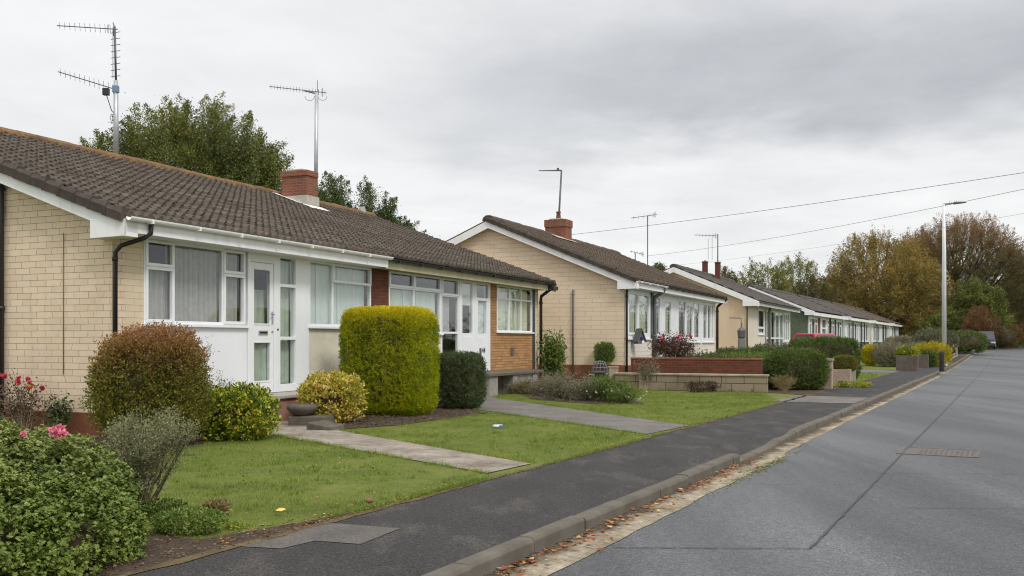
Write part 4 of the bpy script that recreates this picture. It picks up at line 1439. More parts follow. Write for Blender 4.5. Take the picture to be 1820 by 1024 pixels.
def yagi(parent, start, end, n, el, mat, reflector=True, r=.008, loops=False):
    a_, b_ = Vector(start), Vector(end)
    d_ = (b_ - a_)
    mb = MB().tube([a_, b_], r * 1.5, 5)
    side = d_.normalized().cross(Vector((0, 0, 1))).normalized()
    up = Vector((0, 0, 1))
    for i in range(n):
        p = a_ + d_ * (i + .5) / n
        k = el * (.7 + .3 * i / n)
        ax = (up * .9 + side * .35).normalized()
        mb.tube([p - ax * k, p + ax * k], r * .6, 4)
    if reflector:
        p = a_ + d_ * .93
        for q in (-1, 0, 1):
            o = p + up * el * .9 * q
            mb.tube([o - side * el, o + side * el], r * .6, 4)
        mb.tube([p - up * el * 1.5, p + up * el * 1.5], r * .8, 4)
        pts = [p + d_.normalized() * -.12 + up * (math.cos(t) * el * .9) + side * (math.sin(t) * el * .5) for t in np.linspace(0, 2 * PI, 13)]
        mb.tube(pts, r * .6, 4, False)
    return mb.build('antenna_array', mat, parent)


x, y, z = hloc(P1, 23.5, 6.03, HALF1, 5.55)
t = thing('tv_aerial', 'tall two armed aerial mast on the near roof ridge, far left of picture', 'aerial', (x, y, z))
MB().tube([(0, 0, 0), (0, 0, 1.9)], [.06, .05], 10).build('mast', M['galv'], t, smooth=True)
MB().tube([(0, 0, 1.88), (-.03, 0, 3.15)], .026, 8).build('upper_mast', M['darkmetal'], t, smooth=True)
mb = MB()
for k in range(8):
    zz = 2.0 + k * .145
    mb.tube([(-.14, .05, zz), (.12, -.05, zz)], .008, 4)
mb.tube([(-.07, 0, 1.95), (-.07, 0, 3.1)], .008, 4)
mb.build('rungs', M['darkmetal'], t)
yagi(t, (-1.32, -.1, 3.14), (.0, .1, 3.12), 12, .11, M['darkmetal'])
yagi(t, (-1.25, -.2, 2.05), (-.05, .1, 1.72), 12, .12, M['darkmetal'], False)
MB().box(-.07, .06, -.06, .06, 1.62, 1.78).build('amplifier_box', plain('blue_plastic', (.16, .24, .36), .5), t, bevel=.01)
MB().box(-.3, -.16, -.05, .05, 1.56, 1.72).tube([(-.23, 0, 1.6), (-.1, 0, 1.2), (0, 0, 1.1)], .012, 5).build('junction_box', M['black'], t, bevel=.01)
MB().box(-.22, -.04, -.08, .08, .03, .14).build('mast_base', M['pale_concrete'], t)

x, y, z = px(561, 28.1)[0], 28.1, 5.35
t = thing('tv_aerial', 'single pole aerial rising behind the near red chimney', 'aerial', (x, y, z))
MB().tube([(0, 0, 0), (.03, 0, 3.36)], [.06, .055], 10).build('mast', M['galv'], t, smooth=True)
yagi(t, (-1.32, -.15, 3.5), (.3, .1, 3.38), 18, .09, M['darkmetal'])
mb = MB().tube([(.05, 0, 3.2), (.05, 0, 3.72)], .009, 4).tube([(-.35, 0, 3.42), (.03, 0, 3.33)], .022, 5)
for cx_, r_ in ((-.18, .14), (.2, .13)):
    mb.tube([(cx_ + r_ * math.cos(q), .03, 3.27 + r_ * math.sin(q)) for q in np.linspace(PI, 2 * PI, 9)], .006, 4, False)
mb.build('bracket', M['darkmetal'], t)

x, y, z = hloc(P2, 24, 6.75, 5.0, 5.35)
zt = EYE + (607 - 303) / F * y
xt = (998 - CX) / F * y
t = thing('tv_aerial', 'leaning dark aerial strapped to the chimney of the second pair', 'aerial', (x, y, z))
MB().tube([(0, 0, 0), (xt - x, 0, zt - z)], [.045, .035], 8).build('mast', M['darkmetal'], t, smooth=True)
q = Vector((xt - x, 0, zt - z))
mb = MB().tube([q + Vector((-.95, -.1, -.03)), q + Vector((0, 0, 0))], [.02, .035], 6)
mb.box(q.x - .2, q.x - .1, -.05, .05, q.z - .02, q.z + .1)
mb.build('antenna_array', M['darkmetal'], t)
MB().tube([(0, 0, 1.0), (.95, .3, -.1)], .008, 4).build('guy_wire', M['darkmetal'], t)


def far_aerial(u, vb, vt, d, ua, ub, va, vb2, label, elems=8, extra=()):
    x = (u - CX) / F * d
    zb = EYE + (607 - vb) / F * d
    zt = EYE + (607 - vt) / F * d
    t = thing('tv_aerial', label, 'aerial', (x, d, zb))
    MB().tube([(0, 0, 0), (0, 0, zt - zb)], .035, 6).build('mast', M['darkmetal'], t, smooth=True)
    za, z2 = EYE + (607 - va) / F * d - zb, EYE + (607 - vb2) / F * d - zb
    yagi(t, ((ua - u) / F * d, -.1, za), ((ub - u) / F * d, .1, z2), elems, .13, M['darkmetal'], True, .012)
    for (uu, v0, v1) in extra:
        MB().tube([((uu - u) / F * d, 0, EYE + (607 - v0) / F * d - zb), ((uu - u) / F * d, 0, EYE + (607 - v1) / F * d - zb)], .02, 5).build('side_mast', M['galv'], t)
    return t


far_aerial(1151, 620, 383, 56, 1121, 1168, 388, 381, 'aerial with tilted boom between second and third bungalow roofs', 5)
far_aerial(1129, 618, 450, 60, 1120, 1145, 447, 452, 'small stubby aerial low beside the tilted boom mast', 5)
x, y, z = hloc(P3, 25, 8.25, 3.45, 6.45)
far_aerial(CX + F * x / y, 607 - (6.45 - EYE) * F / y, 416, y, CX + F * x / y - 42, CX + F * x / y, 418, 419, 'aerial cluster on the twin chimneys of the peach gabled house', 7, extra=((CX + F * x / y - 17, 462, 425), (CX + F * x / y - 10, 462, 420)))


# overhead wires
def wire(p, q, sag, label, r=.007):
    p, q = Vector(p), Vector(q)
    pts = [p.lerp(q, s) - Vector((0, 0, 4 * sag * s * (1 - s))) for s in np.linspace(0, 1, 24)]
    o = MB().tube([v - p for v in pts], r, 4).build('overhead_wire', M['darkmetal'], None, tuple(p))
    return tag(o, label, 'cable', 'overhead wires to the houses')


def at(u, v, d):
    return ((u - CX) / F * d, d, EYE + (607 - v) / F * d)


wire(at(1008, 418, 38.5), at(2200, 247, 21.5), .12, 'highest overhead wire, running from the second chimney to the upper right')
wire(at(1150, 455, 56), at(2200, 252, 23), .3, 'middle overhead wire, passing just above the lamp post head')
wire(at(1196, 472, 53.5), at(2200, 308, 26), .25, 'lowest overhead wire, from the peach gable behind the lamp post', .004)

# ------------------------------------------------------------------ street furniture
x, y = px(1678, 53.0)
M['lamp_grey'] = plain('pale_grey_lamp_paint', (.74, .76, .79), .45, .06, 3)
t = thing('street_lamp', 'tall pale lamp post with flat lantern beside the kerb', 'street lamp', (x, y, 0))
MB().lathe([(.17, -.1), (.17, 1.0), (.13, 1.06), (.13, 1.1)], 14).build('base_section', M['upvc'], t, smooth=False, bevel=.01)
MB().tube([(0, 0, 1.05), (0, 0, 6.5), (-.02, 0, 9.0)], [.125, .105, .07], 12).build('pole', M['lamp_grey'], t, smooth=True)
mb = MB().tube([(-.04, 0, 8.98), (.1, 0, 9.02), (.55, 0, 9.06)], [.06, .045, .035], 8)
mb.build('bracket', M['darkmetal'], t)
lm = MB()
lm.prism([(.5, 9.03), (.62, 9.0), (1.2, 9.08), (1.22, 9.11), (.9, 9.14), (.55, 9.13)], 'y', -.12, .12)
lm.build('lantern', M['darkmetal'], t, bevel=.02)
mb = MB()
for k in range(6):
    mb.tube([(.3 + k * .13, 0, 9.08 + k * .006), (.3 + k * .13, 0, 9.2 + k * .006)], .008, 4)
mb.build('bird_spikes', M['darkmetal'], t)

x, y = px(1674, 43.2)
t = thing('bollard', 'black marker post standing on the kerb in front of the lamp', 'bollard', (x, y, ROADZ * 0 - .02))
MB().lathe([(.11, -.05), (.11, .88), (.10, .94), (.06, .99), (.02, 1.0)], 12).build('post', M['black'], t, smooth=False)
MB().lathe([(.13, -.05), (.13, .03), (.112, .05)], 12).build('collar', M['concrete'], t)
x, y = px(1730, 76)
t = thing('marker_post', 'short dark stub on the kerb beyond the lamp', 'bollard', (x, y, gz(x, y) - .02))
MB().lathe([(.12, -.02), (.12, .3), (.14, .32), (.14, .36), (.09, .4), (.03, .41)], 10).build('post', M['darkmetal'], t)
x, y = px(1806, 150)
t = thing('pole', 'pale slim pole at the far end of the road', 'pole', (x, y, gz(x, y) - .05))
MB().tube([(0, 0, 0), (0, 0, 4.0)], [.16, .13], 8).lathe([(.2, 0), (.2, .5), (.17, .55)], 8).build('shaft', M['galv'], t)

# drain cover in the road
c = GP(1669, 804, ROADZ)
t = thing('drain_cover', 'rusty rectangular iron cover set in the road', 'manhole cover', (c[0], c[1], ROADZ), -RA)
fr = MB()
W_, D_ = .50, .46
fr.box(-W_, W_, -D_, -D_ + .05, -.02, .008).box(-W_, W_, D_ - .05, D_, -.02, .008).box(-W_, -W_ + .05, -D_ + .05, D_ - .05, -.02, .008).box(W_ - .05, W_, -D_ + .05, D_ - .05, -.02, .008)
fr.box(-W_ + .2, -W_ + .23, -D_ + .05, D_ - .05, -.02, .008)
fr.build('frame', M['iron'], t)
lid = MB().box(-W_ + .052, W_ - .052, -D_ + .052, D_ - .052, -.02, .004)
for i in range(12):
    for j in range(9):
        xx, yy = -W_ + .26 + i * .064, -D_ + .07 + j * .078
        lid.box(xx, xx + .034, yy, yy + .05, .0041, .006)
lid.build('lid', M['iron'], t)

# ------------------------------------------------------------------ cars
M['car_dark'] = plain('dark_blue_grey_car_paint', (.025, .03, .04), .25, .05, 1, .6)
M['car_red'] = plain('red_car_paint', (.62, .015, .045), .25, .05, 1, .6)
M['car_white'] = plain('white_car_paint', (.7, .66, .64), .3, .05, 1, .6)
M['rubber'] = plain('tyre_rubber', (.015, .015, .016), .8)
M['car_glass'] = plain('dark_car_glass', (.02, .026, .032), .08, .05, 1, .8)
M['lampglass'] = plain('headlamp_lens', (.55, .57, .6), .15, .05, 2, .8)
M['numplate'] = plain('white_number_plate', (.7, .7, .66), .4)


def car(name, label, loc, rotz, paint, upper, ht=1.7, wd=.93, ln=4.5):
    """front faces local -y"""
    t = thing(name, label, 'car', loc, rotz)
    b = MB()
    prof = [(-ln / 2, .32), (-ln / 2 - .02, .62), (-ln / 2 + .12, .88), (-ln / 2 + 1.15, 1.02), (ln / 2 - .15, 1.04), (ln / 2, .9), (ln / 2, .32)]
    b.prism(prof, 'x', -wd, wd)
    b.build('body', paint, t, bevel=.07)
    cb = MB()
    zb, zt = 1.0, ht
    y = [-ln / 2 + 1.05, -ln / 2 + 1.75, ln / 2 - .75, ln / 2 - .2]
    a_, c_ = wd - .04, wd - .2
    cb.add([(-a_, y[0], zb), (a_, y[0], zb), (a_, y[3], zb), (-a_, y[3], zb), (-c_, y[1], zt), (c_, y[1], zt), (c_, y[2], zt), (-c_, y[2], zt)],
           [(0, 3, 2, 1), (4, 5, 6, 7), (0, 1, 5, 4), (1, 2, 6, 5), (2, 3, 7, 6), (3, 0, 4, 7)])
    cb.build('cabin', upper, t, bevel=.05)
    g = MB()

    def lerp(p, q, s):
        return tuple(p[i] + (q[i] - p[i]) * s for i in range(3))
    def pane(p0, p1, p2, p3, n):
        m0 = [lerp(lerp(p0, p1, .08), lerp(p3, p2, .08), .1), lerp(lerp(p0, p1, .92), lerp(p3, p2, .92), .1), lerp(lerp(p0, p1, .92), lerp(p3, p2, .92), .9), lerp(lerp(p0, p1, .08), lerp(p3, p2, .08), .9)]
        g.add([tuple(c[i] + n[i] * .012 for i in range(3)) for c in m0], [(0, 1, 2, 3)])
    pane((-a_, y[0], zb), (a_, y[0], zb), (c_, y[1], zt), (-c_, y[1], zt), (0, -1, .5))
    pane((a_, y[0] + .3, zb), (a_, y[3] - .2, zb), (c_, y[2], zt), (c_, y[1], zt), (1, 0, .2))
    pane((-a_, y[3] - .2, zb), (-a_, y[0] + .3, zb), (-c_, y[1], zt), (-c_, y[2], zt), (-1, 0, .2))
    pane((a_, y[3], zb), (-a_, y[3], zb), (-c_, y[2], zt), (c_, y[2], zt), (0, 1, .3))
    g.build('windows', M['car_glass'], t)
    for sx in (-1, 1):
        MB().box(sx * wd * .55 if sx > 0 else -wd * .93, wd * .93 if sx > 0 else -wd * .55, -ln / 2 - .045, -ln / 2 + .1, .66, .80).build('headlight', M['lampglass'], t, bevel=.03)
        MB().box(min(sx * wd, sx * (wd + .17)), max(sx * wd, sx * (wd + .17)), -ln / 2 + 1.25, -ln / 2 + 1.4, 1.0, 1.15).build('wing_mirror', paint, t, bevel=.03)
        for yy in (-ln / 2 + .85, ln / 2 - .85):
            w = MB().tube([(sx * (wd - .2), yy, .33), (sx * (wd + .005), yy, .33)], .33, 20).build('wheel', M['rubber'], t)
            MB().tube([(sx * (wd - .1), yy, .33), (sx * (wd + .015), yy, .33)], .21, 14).build('rim', M['galv'], w)
    MB().box(-wd * .5, wd * .5, -ln / 2 - .035, -ln / 2 + .05, .60, .76).build('grille', M['black'], t, bevel=.01)
    MB().box(-wd * .9, wd * .9, -ln / 2 - .05, -ln / 2 + .1, .34, .5).build('bumper', M['black'], t, bevel=.03)
    MB().box(-.26, .26, -ln / 2 - .062, -ln / 2 - .04, .44, .55).build('number_plate', M['numplate'], t)
    return t


x, y = px(1752.5, 104)
car('parked_car', 'dark tall car parked far up the road against the kerb', (x, y, gz(x, y) - .06), -R(27.6), M['car_dark'], M['car_dark'], 1.95, .95)
x, y = px(1456, 50)
car('parked_car', 'pale car with bright red roof half hidden behind the clipped hedge', (x, y, .2), R(12), M['car_white'], M['car_red'], 1.62, .76)
sheet('driveway', [ab(45.5, PB), ab(49.5, PB), ab(50, -11.5), ab(43, -11.5)], .012, M['gravelpath'])

# ------------------------------------------------------------------ walls, planters, ornaments by the second house
M['block'] = brick_mat('concrete_block_wall', (.30, .245, .17), (.24, .19, .13), (.09, .065, .04), .62, .24, .012, (.13, .10, .06), .95)
g2 = (-math.cos(R(23.5)), math.sin(R(23.5)))
t = thing('block_wall', 'low pale concrete block wall with coping, facing the lawn', 'garden wall', (7.07, 26.4, 0), math.atan2(g2[1], g2[0]))
MB().box(0, 4.35, 0, .2, -.15, .43).build('blocks', M['block'], t)
MB().box(-.03, 4.38, -.03, .23, .432, .49).build('coping', M['pale_concrete'], t, bevel=.012)
MB().box(3.35, 3.6, -.012 + .2, .26, -.15, .43).build('pier', M['pale_concrete'], t)
t = thing('brick_wall', 'dark red brick wall stepped above the block wall', 'garden wall', (7.2, 27.5, 0), math.atan2(g2[1], g2[0]))
MB().box(0, 3.85, 0, .22, -.1, .86).build('brickwork', M['brick_red'], t)
MB().box(-.01, 3.86, -.012, .232, .862, .92).build('coping', M['brick_plinth'], t, bevel=.01)
# raised soil behind the brick wall
Hd = (math.sin(R(24)), math.cos(R(24)))
bw = [(7.2 + .2 * Hd[0], 27.5 + .2 * Hd[1]), (7.2 + g2[0] * 3.6 + .2 * Hd[0], 27.5 + g2[1] * 3.6 + .2 * Hd[1])]
q0 = bw[1]
q1 = (q0[0] + Hd[0] * 13, q0[1] + Hd[1] * 13)
q2 = (bw[0][0] + Hd[0] * 13, bw[0][1] + Hd[1] * 13)
mb = MB().prism([bw[0], bw[1], q1, q2], 'z', -.1, .62)
setting(mb.build('raised_bed', M['soil']))

M['gatepost'] = plain('pink_grey_stone', (.40, .31, .25), .9, .2, 4, .2, bump=.4, bscale=30, dirt=(.16, .12, .09), dirtamt=.6)
x, y = px(1472, 28.4)
t = thing('gate_pillar', 'square stone gate pillar with flat cap at the hedge end', 'pillar', (x, y, 0), -R(27.6))
MB().box(-.12, .12, -.12, .12, -.1, .52).build('shaft', M['gatepost'], t, bevel=.01)
MB().box(-.125, .125, -.125, .125, .523, .82).build('upper_block', M['gatepost'], t, bevel=.01)
MB().box(-.15, .15, -.15, .15, .822, .89).build('cap', M['concrete'], t, bevel=.012)


def planter(u, d, w, dp, h, label, mat=None, rot=-R(27.6), band=True):
    x, y = px(u, d)
    t = thing('planter', label, 'planter', (x, y, gz(x, y)), rot)
    mb = MB()
    k = .07
    mb.box(-w / 2, w / 2, -dp / 2, -dp / 2 + k, -.05, h).box(-w / 2, w / 2, dp / 2 - k, dp / 2, -.05, h)
    mb.box(-w / 2, -w / 2 + k, -dp / 2 + k, dp / 2 - k, -.05, h).box(w / 2 - k, w / 2, -dp / 2 + k, dp / 2 - k, -.05, h)
    mb.build('box', mat or M['concrete'], t, bevel=.01)
    MB().box(-w / 2 + k, w / 2 - k, -dp / 2 + k, dp / 2 - k, 0, h - .06).build('soil', M['soil'], t)
    return t


planter(1495, 30.2, .62, .5, .52, 'stone planter box beside the gate pillar', M['gatepost'])
M['brownconc'] = plain('brown_stained_concrete', (.13, .11, .09), .9, .25, 3, .2, bump=.4, bscale=40, dirt=(.06, .05, .04), dirtamt=.6, streak=True)
planter(1613, 45.5, .95, .7, .72, 'wide brown concrete planter box at pavement edge', M['brownconc'])
planter(1637, 50, .7, .6, .68, 'smaller concrete planter box just past the wide one', M['brownconc'])
x, y = px(1514, 31)
t = thing('fence_post', 'short timber post beside the stone planter', 'post', (x, y, 0))
MB().box(-.1, .1, -.1, .1, -.05, .62).prism([(-.1, .62), (.1, .62), (0, .68)], 'y', -.1, .1).build('post', M['concrete'], t)
# grey wall far past the lamp
x, y = px(1690, 64)
t = thing('garden_wall', 'pale grey low wall beyond the lamp post', 'garden wall', (x, y, gz(x, y)), PI / 2 - RA)
MB().box(0, 9.0, 0, .2, -.1, 1.0).build('panel', M['pale_concrete'], t, bevel=.01)
MB().box(-.03, 9.03, -.03, .23, 1.003, 1.07).build('coping', M['concrete'], t, bevel=.01)

# birdhouse on the front of the second pair
b0 = hloc(P2, 24, .85, -.25, 1.32)
t = thing('birdhouse', 'blue grey birdhouse with steep roof hung on the white wall', 'birdhouse', b0, R(38))
t.scale = (.74, .74, .70)
M['birdblue'] = plain('blue_grey_paint', (.10, .13, .17), .6, .15, 6)
MB().prism([(-.2, 0), (.2, 0), (.2, .25), (0, .62), (-.2, .25)], 'y', -.14, .16).build('box', M['birdblue'], t, bevel=.008)
MB().prism([(-.3, .1), (-.26, .1), (0, .66), (.26, .1), (.3, .1), (0, .74)], 'y', -.2, .165).build('roof', M['darkmetal'], t)
MB().tube([(0, -.145, .24), (0, -.13, .24)], .1, 16).build('entrance_hole', M['black'], t)
MB().box(.04, .19, -.15, -.141, .01, .16).build('pale_board', M['upvc'], t)

# lantern on a pedestal by the third house
x, y = px(1318, 50.0)
t = thing('pedestal_lantern', 'grey lantern on a square pedestal before the peach house', 'lantern', (x, y, 0))
MB().box(-.16, .16, -.16, .16, -.05, 1.55).build('pedestal', M['grey_pipe'], t, bevel=.02)
MB().lathe([(.14, 1.55), (.2, 1.62), (.22, 1.95), (.24, 1.97), (.05, 2.15), (.03, 2.3), (.06, 2.33), (.02, 2.4)], 6).build('lantern_head', M['darkmetal'], t)
MB().tube([(.0, 0, 2.35), (-.02, .05, 2.62), (-.6, .1, 2.64)], .03, 6).build('bracket', M['darkmetal'], t)

# wire dome ornament near the second gable
x, y = px(1066, 28.6)
t = thing('garden_ornament', 'domed wire mesh ornament on a dark stand by the gable', 'ornament', (x, y, 0))
MB().lathe([(.30, 0), (.30, .1), (.16, .16), (.15, .42), (.26, .46)], 10).build('stand', M['dark_clad'], t)
mb = MB()
for k in range(12):
    q = 2 * PI * k / 12
    mb.tube([(math.cos(q) * r_, math.sin(q) * r_, z_) for r_, z_ in ((.24, .46), (.23, .6), (.15, .78), (.0, .82))], .012, 4)
for z_, r_ in ((.5, .24), (.62, .22), (.73, .17)):
    mb.tube([(math.cos(q) * r_, math.sin(q) * r_, z_) for q in np.linspace(0, 2 * PI, 17)], .01, 4)
mb.build('wire_dome', M['grey_pipe'], t)
x, y = px(1090, 28.2)
t = thing('concrete_post', 'short pale concrete post where the block wall begins', 'post', (x, y, 0))
MB().box(-.14, .14, -.12, .12, -.05, .62).box(-.16, .16, -.14, .14, .622, .66).build('post', M['pale_concrete'], t, bevel=.02)
x, y = px(1047, 28.9)
t = thing('metal_rack', 'small white metal rack beside the wire dome', 'rack', (x, y, 0))
mb = MB()
for k in range(3):
    mb.tube([(k * .08, 0, -.02), (k * .08, 0, .5)], .012, 4)
mb.tube([(0, 0, .4), (.8, .1, .42)], .015, 4).tube([(0, 0, .15), (.8, .1, .15)], .015, 4)
mb.build('bars', M['galv'], t)

# black tray at the corner of the first pair
x, y = px(952, 27.6)
t = thing('black_tray', 'low black tray lying under the corner downpipe', 'tray', (x, y, 0), .1)
mb = MB().prism([(-.5, .02), (.5, .02), (.56, .2), (.52, .2), (.46, .07), (-.46, .07), (-.52, .2), (-.56, .2)], 'y', -.25, .25)
mb.box(-.46, .46, -.25, -.22, .07, .2).box(-.46, .46, .22, .25, .07, .2)
mb.build('tray', M['black'], t, bevel=.015)
MB().box(-.4, .45, -.1, .15, .08, .24).build('folded_cover', M['dark_clad'], t, bevel=.05)

# stones at the first path
x, y = px(537, 16.0)
t = tag(MB().lathe([(.08, 0), (.16, .02), (.24, .10), (.26, .15), (.23, .185), (.08, .2), (.02, .2)], 22).build('bowl_stone', M['stone'], None, (x, y, .16), smooth=True), 'round flat stone bowl beside the pink doorstep', 'stone')
x, y = px(540, 16.05)
tag(MB().prism([(-.22, -.2), (.4, -.24), (.5, .2), (-.2, .24)], 'z', -.05, .165).build('foundation_stone', M['stone'], None, (x, y, 0), bevel=.03), 'dark flat block under the round stone bowl', 'stone')
x, y = px(577, 15.2)
tag(MB().add([(-.28, -.08, 0), (.12, -.24, 0), (.32, .03, 0), (-.06, .22, 0), (-.27, -.08, .13), (.12, -.23, .07), (.30, .03, .09), (-.06, .21, .15)],
             [(0, 3, 2, 1), (4, 5, 6, 7), (0, 1, 5, 4), (1, 2, 6, 5), (2, 3, 7, 6), (3, 0, 4, 7)]).build('stone_slab', M['stone'], None, (x, y, -.01), bevel=.015), 'tilted grey stone slab at the edge of the front path', 'stone')
x, y = GP(393, 0 + 648 + 200) if False else GP(655, 893)
tag(MB().lathe([(.025, 0), (.042, .012), (.038, .028), (.015, .036)], 8).build('pebble', plain('brown_stone', (.2, .1, .06), .9), None, (x, y, .0), smooth=True), 'small brown stone on the lawn edge by the pavement', 'stone')

# litter on the lawns
x, y = GP(884, 761)
t = tag(MB().prism([(-.09, -.025), (-.03, -.05), (.06, -.045), (.1, 0), (.05, .045), (-.05, .05)], 'z', 0, .035).build('litter', [plain('white_blue_wrapper', (.7, .74, .82), .4)], None, (x, y, .02), .3, bevel=.012), 'white and blue scrap lying on the lawn by the golden hedge', 'litter')
MB().prism([(-.08, -.03), (.05, -.052), (.1, -.005), (.0, -.02)], 'z', -.002, .03).build('blue_print', plain('blue_print', (.05, .12, .5), .4), t)
x, y = GP(497, 916)
r_ = np.random.default_rng(3)
tag(MB().add([(-.05, 0, .02), (-.03, -.03, .035), (.02, -.035, .03), (.055, 0, .04), (.02, .03, .045), (-.03, .03, .03), (0, 0, .05)], [(0, 1, 6), (1, 2, 6), (2, 3, 6), (3, 4, 6), (4, 5, 6), (5, 0, 6)]).build('fallen_leaf', plain('yellow_leaf', (.75, .5, .13), .6), None, (x, y, .01)), 'single yellow leaf lying on the front lawn', 'leaf')
x, y = GP(840, 713)
tag(MB().box(-.1, .1, -.04, .04, .0, .05).build('paper_scrap', M['lead'], None, (x, y, .005), .2, bevel=.015), 'white scrap on the drive by the dark hedge', 'litter')


def litter(name, pts_fn, n, size, seed, mat):
    rng = np.random.default_rng(seed)
    P = pts_fn(rng, n)
    V, Fq = leaf_arrays(P, size, rng, None, 0, .7)
    V[:, 2] = np.repeat(P[:, 2], 4) + (V[:, 2] - np.repeat(P[:, 2], 4)) * .3 + size * .15
    return setting(np_mesh(name, V, Fq, mat), 'stuff')


def gutter_pts(rng, n):
    a_ = np.concatenate([rng.normal(c, s, int(n * w)) for c, s, w in ((4.6, .25, .2), (5.6, .25, .14), (6.6, .4, .14), (8.3, .9, .2), (10.6, .8, .32))])
    b_ = KB + .03 + np.abs(rng.normal(0, .10, len(a_)))
    return np.array([(*ab(p, q), ROADZ + .015) for p, q in zip(a_, b_)])


litter('leaf_litter', gutter_pts, 300, .065, 31, M['l_fallen'])
litter('leaf_litter', gutter_pts, 500, .022, 39, M['l_fallen'])


def edge_pts(rng, n):
    a_ = rng.uniform(4.8, 8.0, n)
    b_ = PB - .02 - np.abs(rng.normal(0, .18, n))
    return np.array([(*ab(p, q), .01) for p, q in zip(a_, b_)])


litter('leaf_litter', edge_pts, 260, .03, 32, M['l_fallen'])


def edge2_pts(rng, n):
    a_ = rng.uniform(5, 26, n)
    b_ = PB + rng.normal(0, .05, n)
    return np.array([(*ab(p, q), .008) for p, q in zip(a_, b_)])


litter('edge_moss', edge2_pts, 1600, .02, 33, leaf_mat('moss_tuft', [(.12, .07, .03), (.22, .14, .05), (.2, .2, .04)], .1))


def kerbmoss(rng, n):
    a_ = np.concatenate([rng.normal(4.4, .4, n // 3), rng.normal(11.6, 1.0, n // 3), rng.uniform(36, 80, n // 3)])
    b_ = KB + .38 + rng.normal(0, .05, len(a_))
    b_ = np.where(a_ > 30, KB + .12 + rng.normal(0, .07, len(a_)), b_)
    return np.array([(*ab(p, q), ROADZ + rise(p) + .008) for p, q in zip(a_, b_)])


litter('gutter_weeds', kerbmoss, 1500, .035, 34, leaf_mat('gutter_weed', [(.1, .12, .03), (.2, .2, .06), (.3, .27, .1)], .1))



def poly_pts(poly, z=.006):
    A = np.array(poly)

    def fn(rng, n):
        P = rng.uniform(A.min(0), A.max(0), (n * 3, 2))
        P = P[inside(P, poly)][:n]
        return np.column_stack([P, np.full(len(P), z) + rng.uniform(0, .02, len(P))])
    return fn


litter('soil_litter', poly_pts([(-3.1, 17.6), (-2.75, 15.2), (-1.9, 16.0), (-.5, 18.6), (-.8, 19.6), (-2.4, 22.4)]), 2600, .05, 35, leaf_mat('dead_bed_leaf', [(.04, .028, .018), (.11, .08, .05), (.2, .15, .1)], .1))
litter('soil_litter', poly_pts([(-3.9, 5.2), ab(3.5, PB - .02), ab(6.8, PB - .02), (-2.2, 6.75), (-2.8, 7.0), (-3.4, 8.0)]), 2600, .028, 36, leaf_mat('dead_bed_leaf_fine', [(.04, .028, .018), (.11, .075, .045), (.26, .17, .11)], .1))
litter('soil_litter', poly_pts([(.2, 25.3), (.5, 23.0), (1.9, 21.3), (3.0, 21.3), (2.9, 24), (2.2, 29.5), (.9, 29.7)]), 2600, .06, 37, leaf_mat('dead_bed_leaf_grey', [(.07, .055, .035), (.15, .12, .08), (.24, .2, .12)], .1))


def wall_foot(rng, n):
    q = rng.uniform(0, 4.3, n)
    d_ = np.abs(rng.normal(0, .10, n))
    return np.column_stack([7.07 + g2[0] * q - d_ * .4, 26.4 + g2[1] * q - d_ * .9, rng.uniform(.0, .12, n) * rng.random(n)])


litter('wall_weeds', wall_foot, 1500, .07, 38, M['l_mid'])


def lawn_pts(rng, n):
    P = rng.uniform((-4.5, 7), (6.8, 27), (n * 6, 2))
    k = inside(P, L1) | inside(P, L2) | inside(P, L3)
    return np.column_stack([P[k][:n], np.full(len(P[k][:n]), .025)])


litter('leaf_litter', lawn_pts, 150, .035, 43, M['l_fallen'])
# taller tufts the mower missed
rng = np.random.default_rng(45)
C = rng.uniform((-4.5, 7), (6.8, 27), (1500, 2))
C = C[inside(C, L1) | inside(C, L2) | inside(C, L3)]
Q = np.repeat(C, 34, 0) + rng.normal(size=(len(C) * 34, 2)) * .035
n = len(Q)
P3 = np.column_stack([Q, np.full(n, -.005)])
an = rng.uniform(0, 2 * PI, n)
sd_ = np.column_stack([np.cos(an), np.sin(an), np.zeros(n)]) * .0032
ln = np.column_stack([rng.normal(size=n) * .6, rng.normal(size=n) * .6, np.ones(n)]) * (.052 * rng.uniform(.5, 1.3, n))[:, None]
V = np.stack([P3 - sd_, P3 + sd_, P3 + ln], 1).reshape(-1, 3)
setting(np_mesh('lawn_tufts', V, np.arange(3 * n).reshape(-1, 3), M['grass']), 'stuff')
# ------------------------------------------------------------------ plants near the camera
# foreground hedge: long mound beside the pavement, with pink flowers
rng = np.random.default_rng(40)
t = thing('flowering_hedge', 'big leafy hedge with pink blooms in the near left corner', 'hedge', (-3.68, 6.2, 0), 0)
dims = (1.35, 1.35, .44)
lob = [(-.55, .3, 1.3, .9, .84), (-.02, -.6, 1.02, .8, .70), (.2, .38, .83, .7, .72), (.5, -.15, .75, .68, .47), (-.75, -.75, 1.1, .9, .78), (-1.5, .2, 1.1, 1.1, .90)]
PP, NN = [], []
for (cx_, cy_, rx, ry, hz) in lob:
    n = int(4300 * rx * ry)
    P, nr = box_surface(n, rng, (rx, ry, hz), 2.6)
    k = P[:, 2] > 0
    PP.append(P[k] + np.array([cx_, cy_, 0]))
    NN.append(nr[k])
P, nr = np.concatenate(PP), np.concatenate(NN)
ins = np.zeros(len(P), bool)
for (cx_, cy_, rx, ry, hz) in lob:
    ins |= (np.abs((P[:, 0] - cx_) / rx) ** 2.6 + np.abs((P[:, 1] - cy_) / ry) ** 2.6 + np.abs(P[:, 2] / hz) ** 2.6) < .72
P, nr = P[~ins], nr[~ins]
wv = waves(P, 7, 41) * .08 + waves(P, 16, 42) * .055
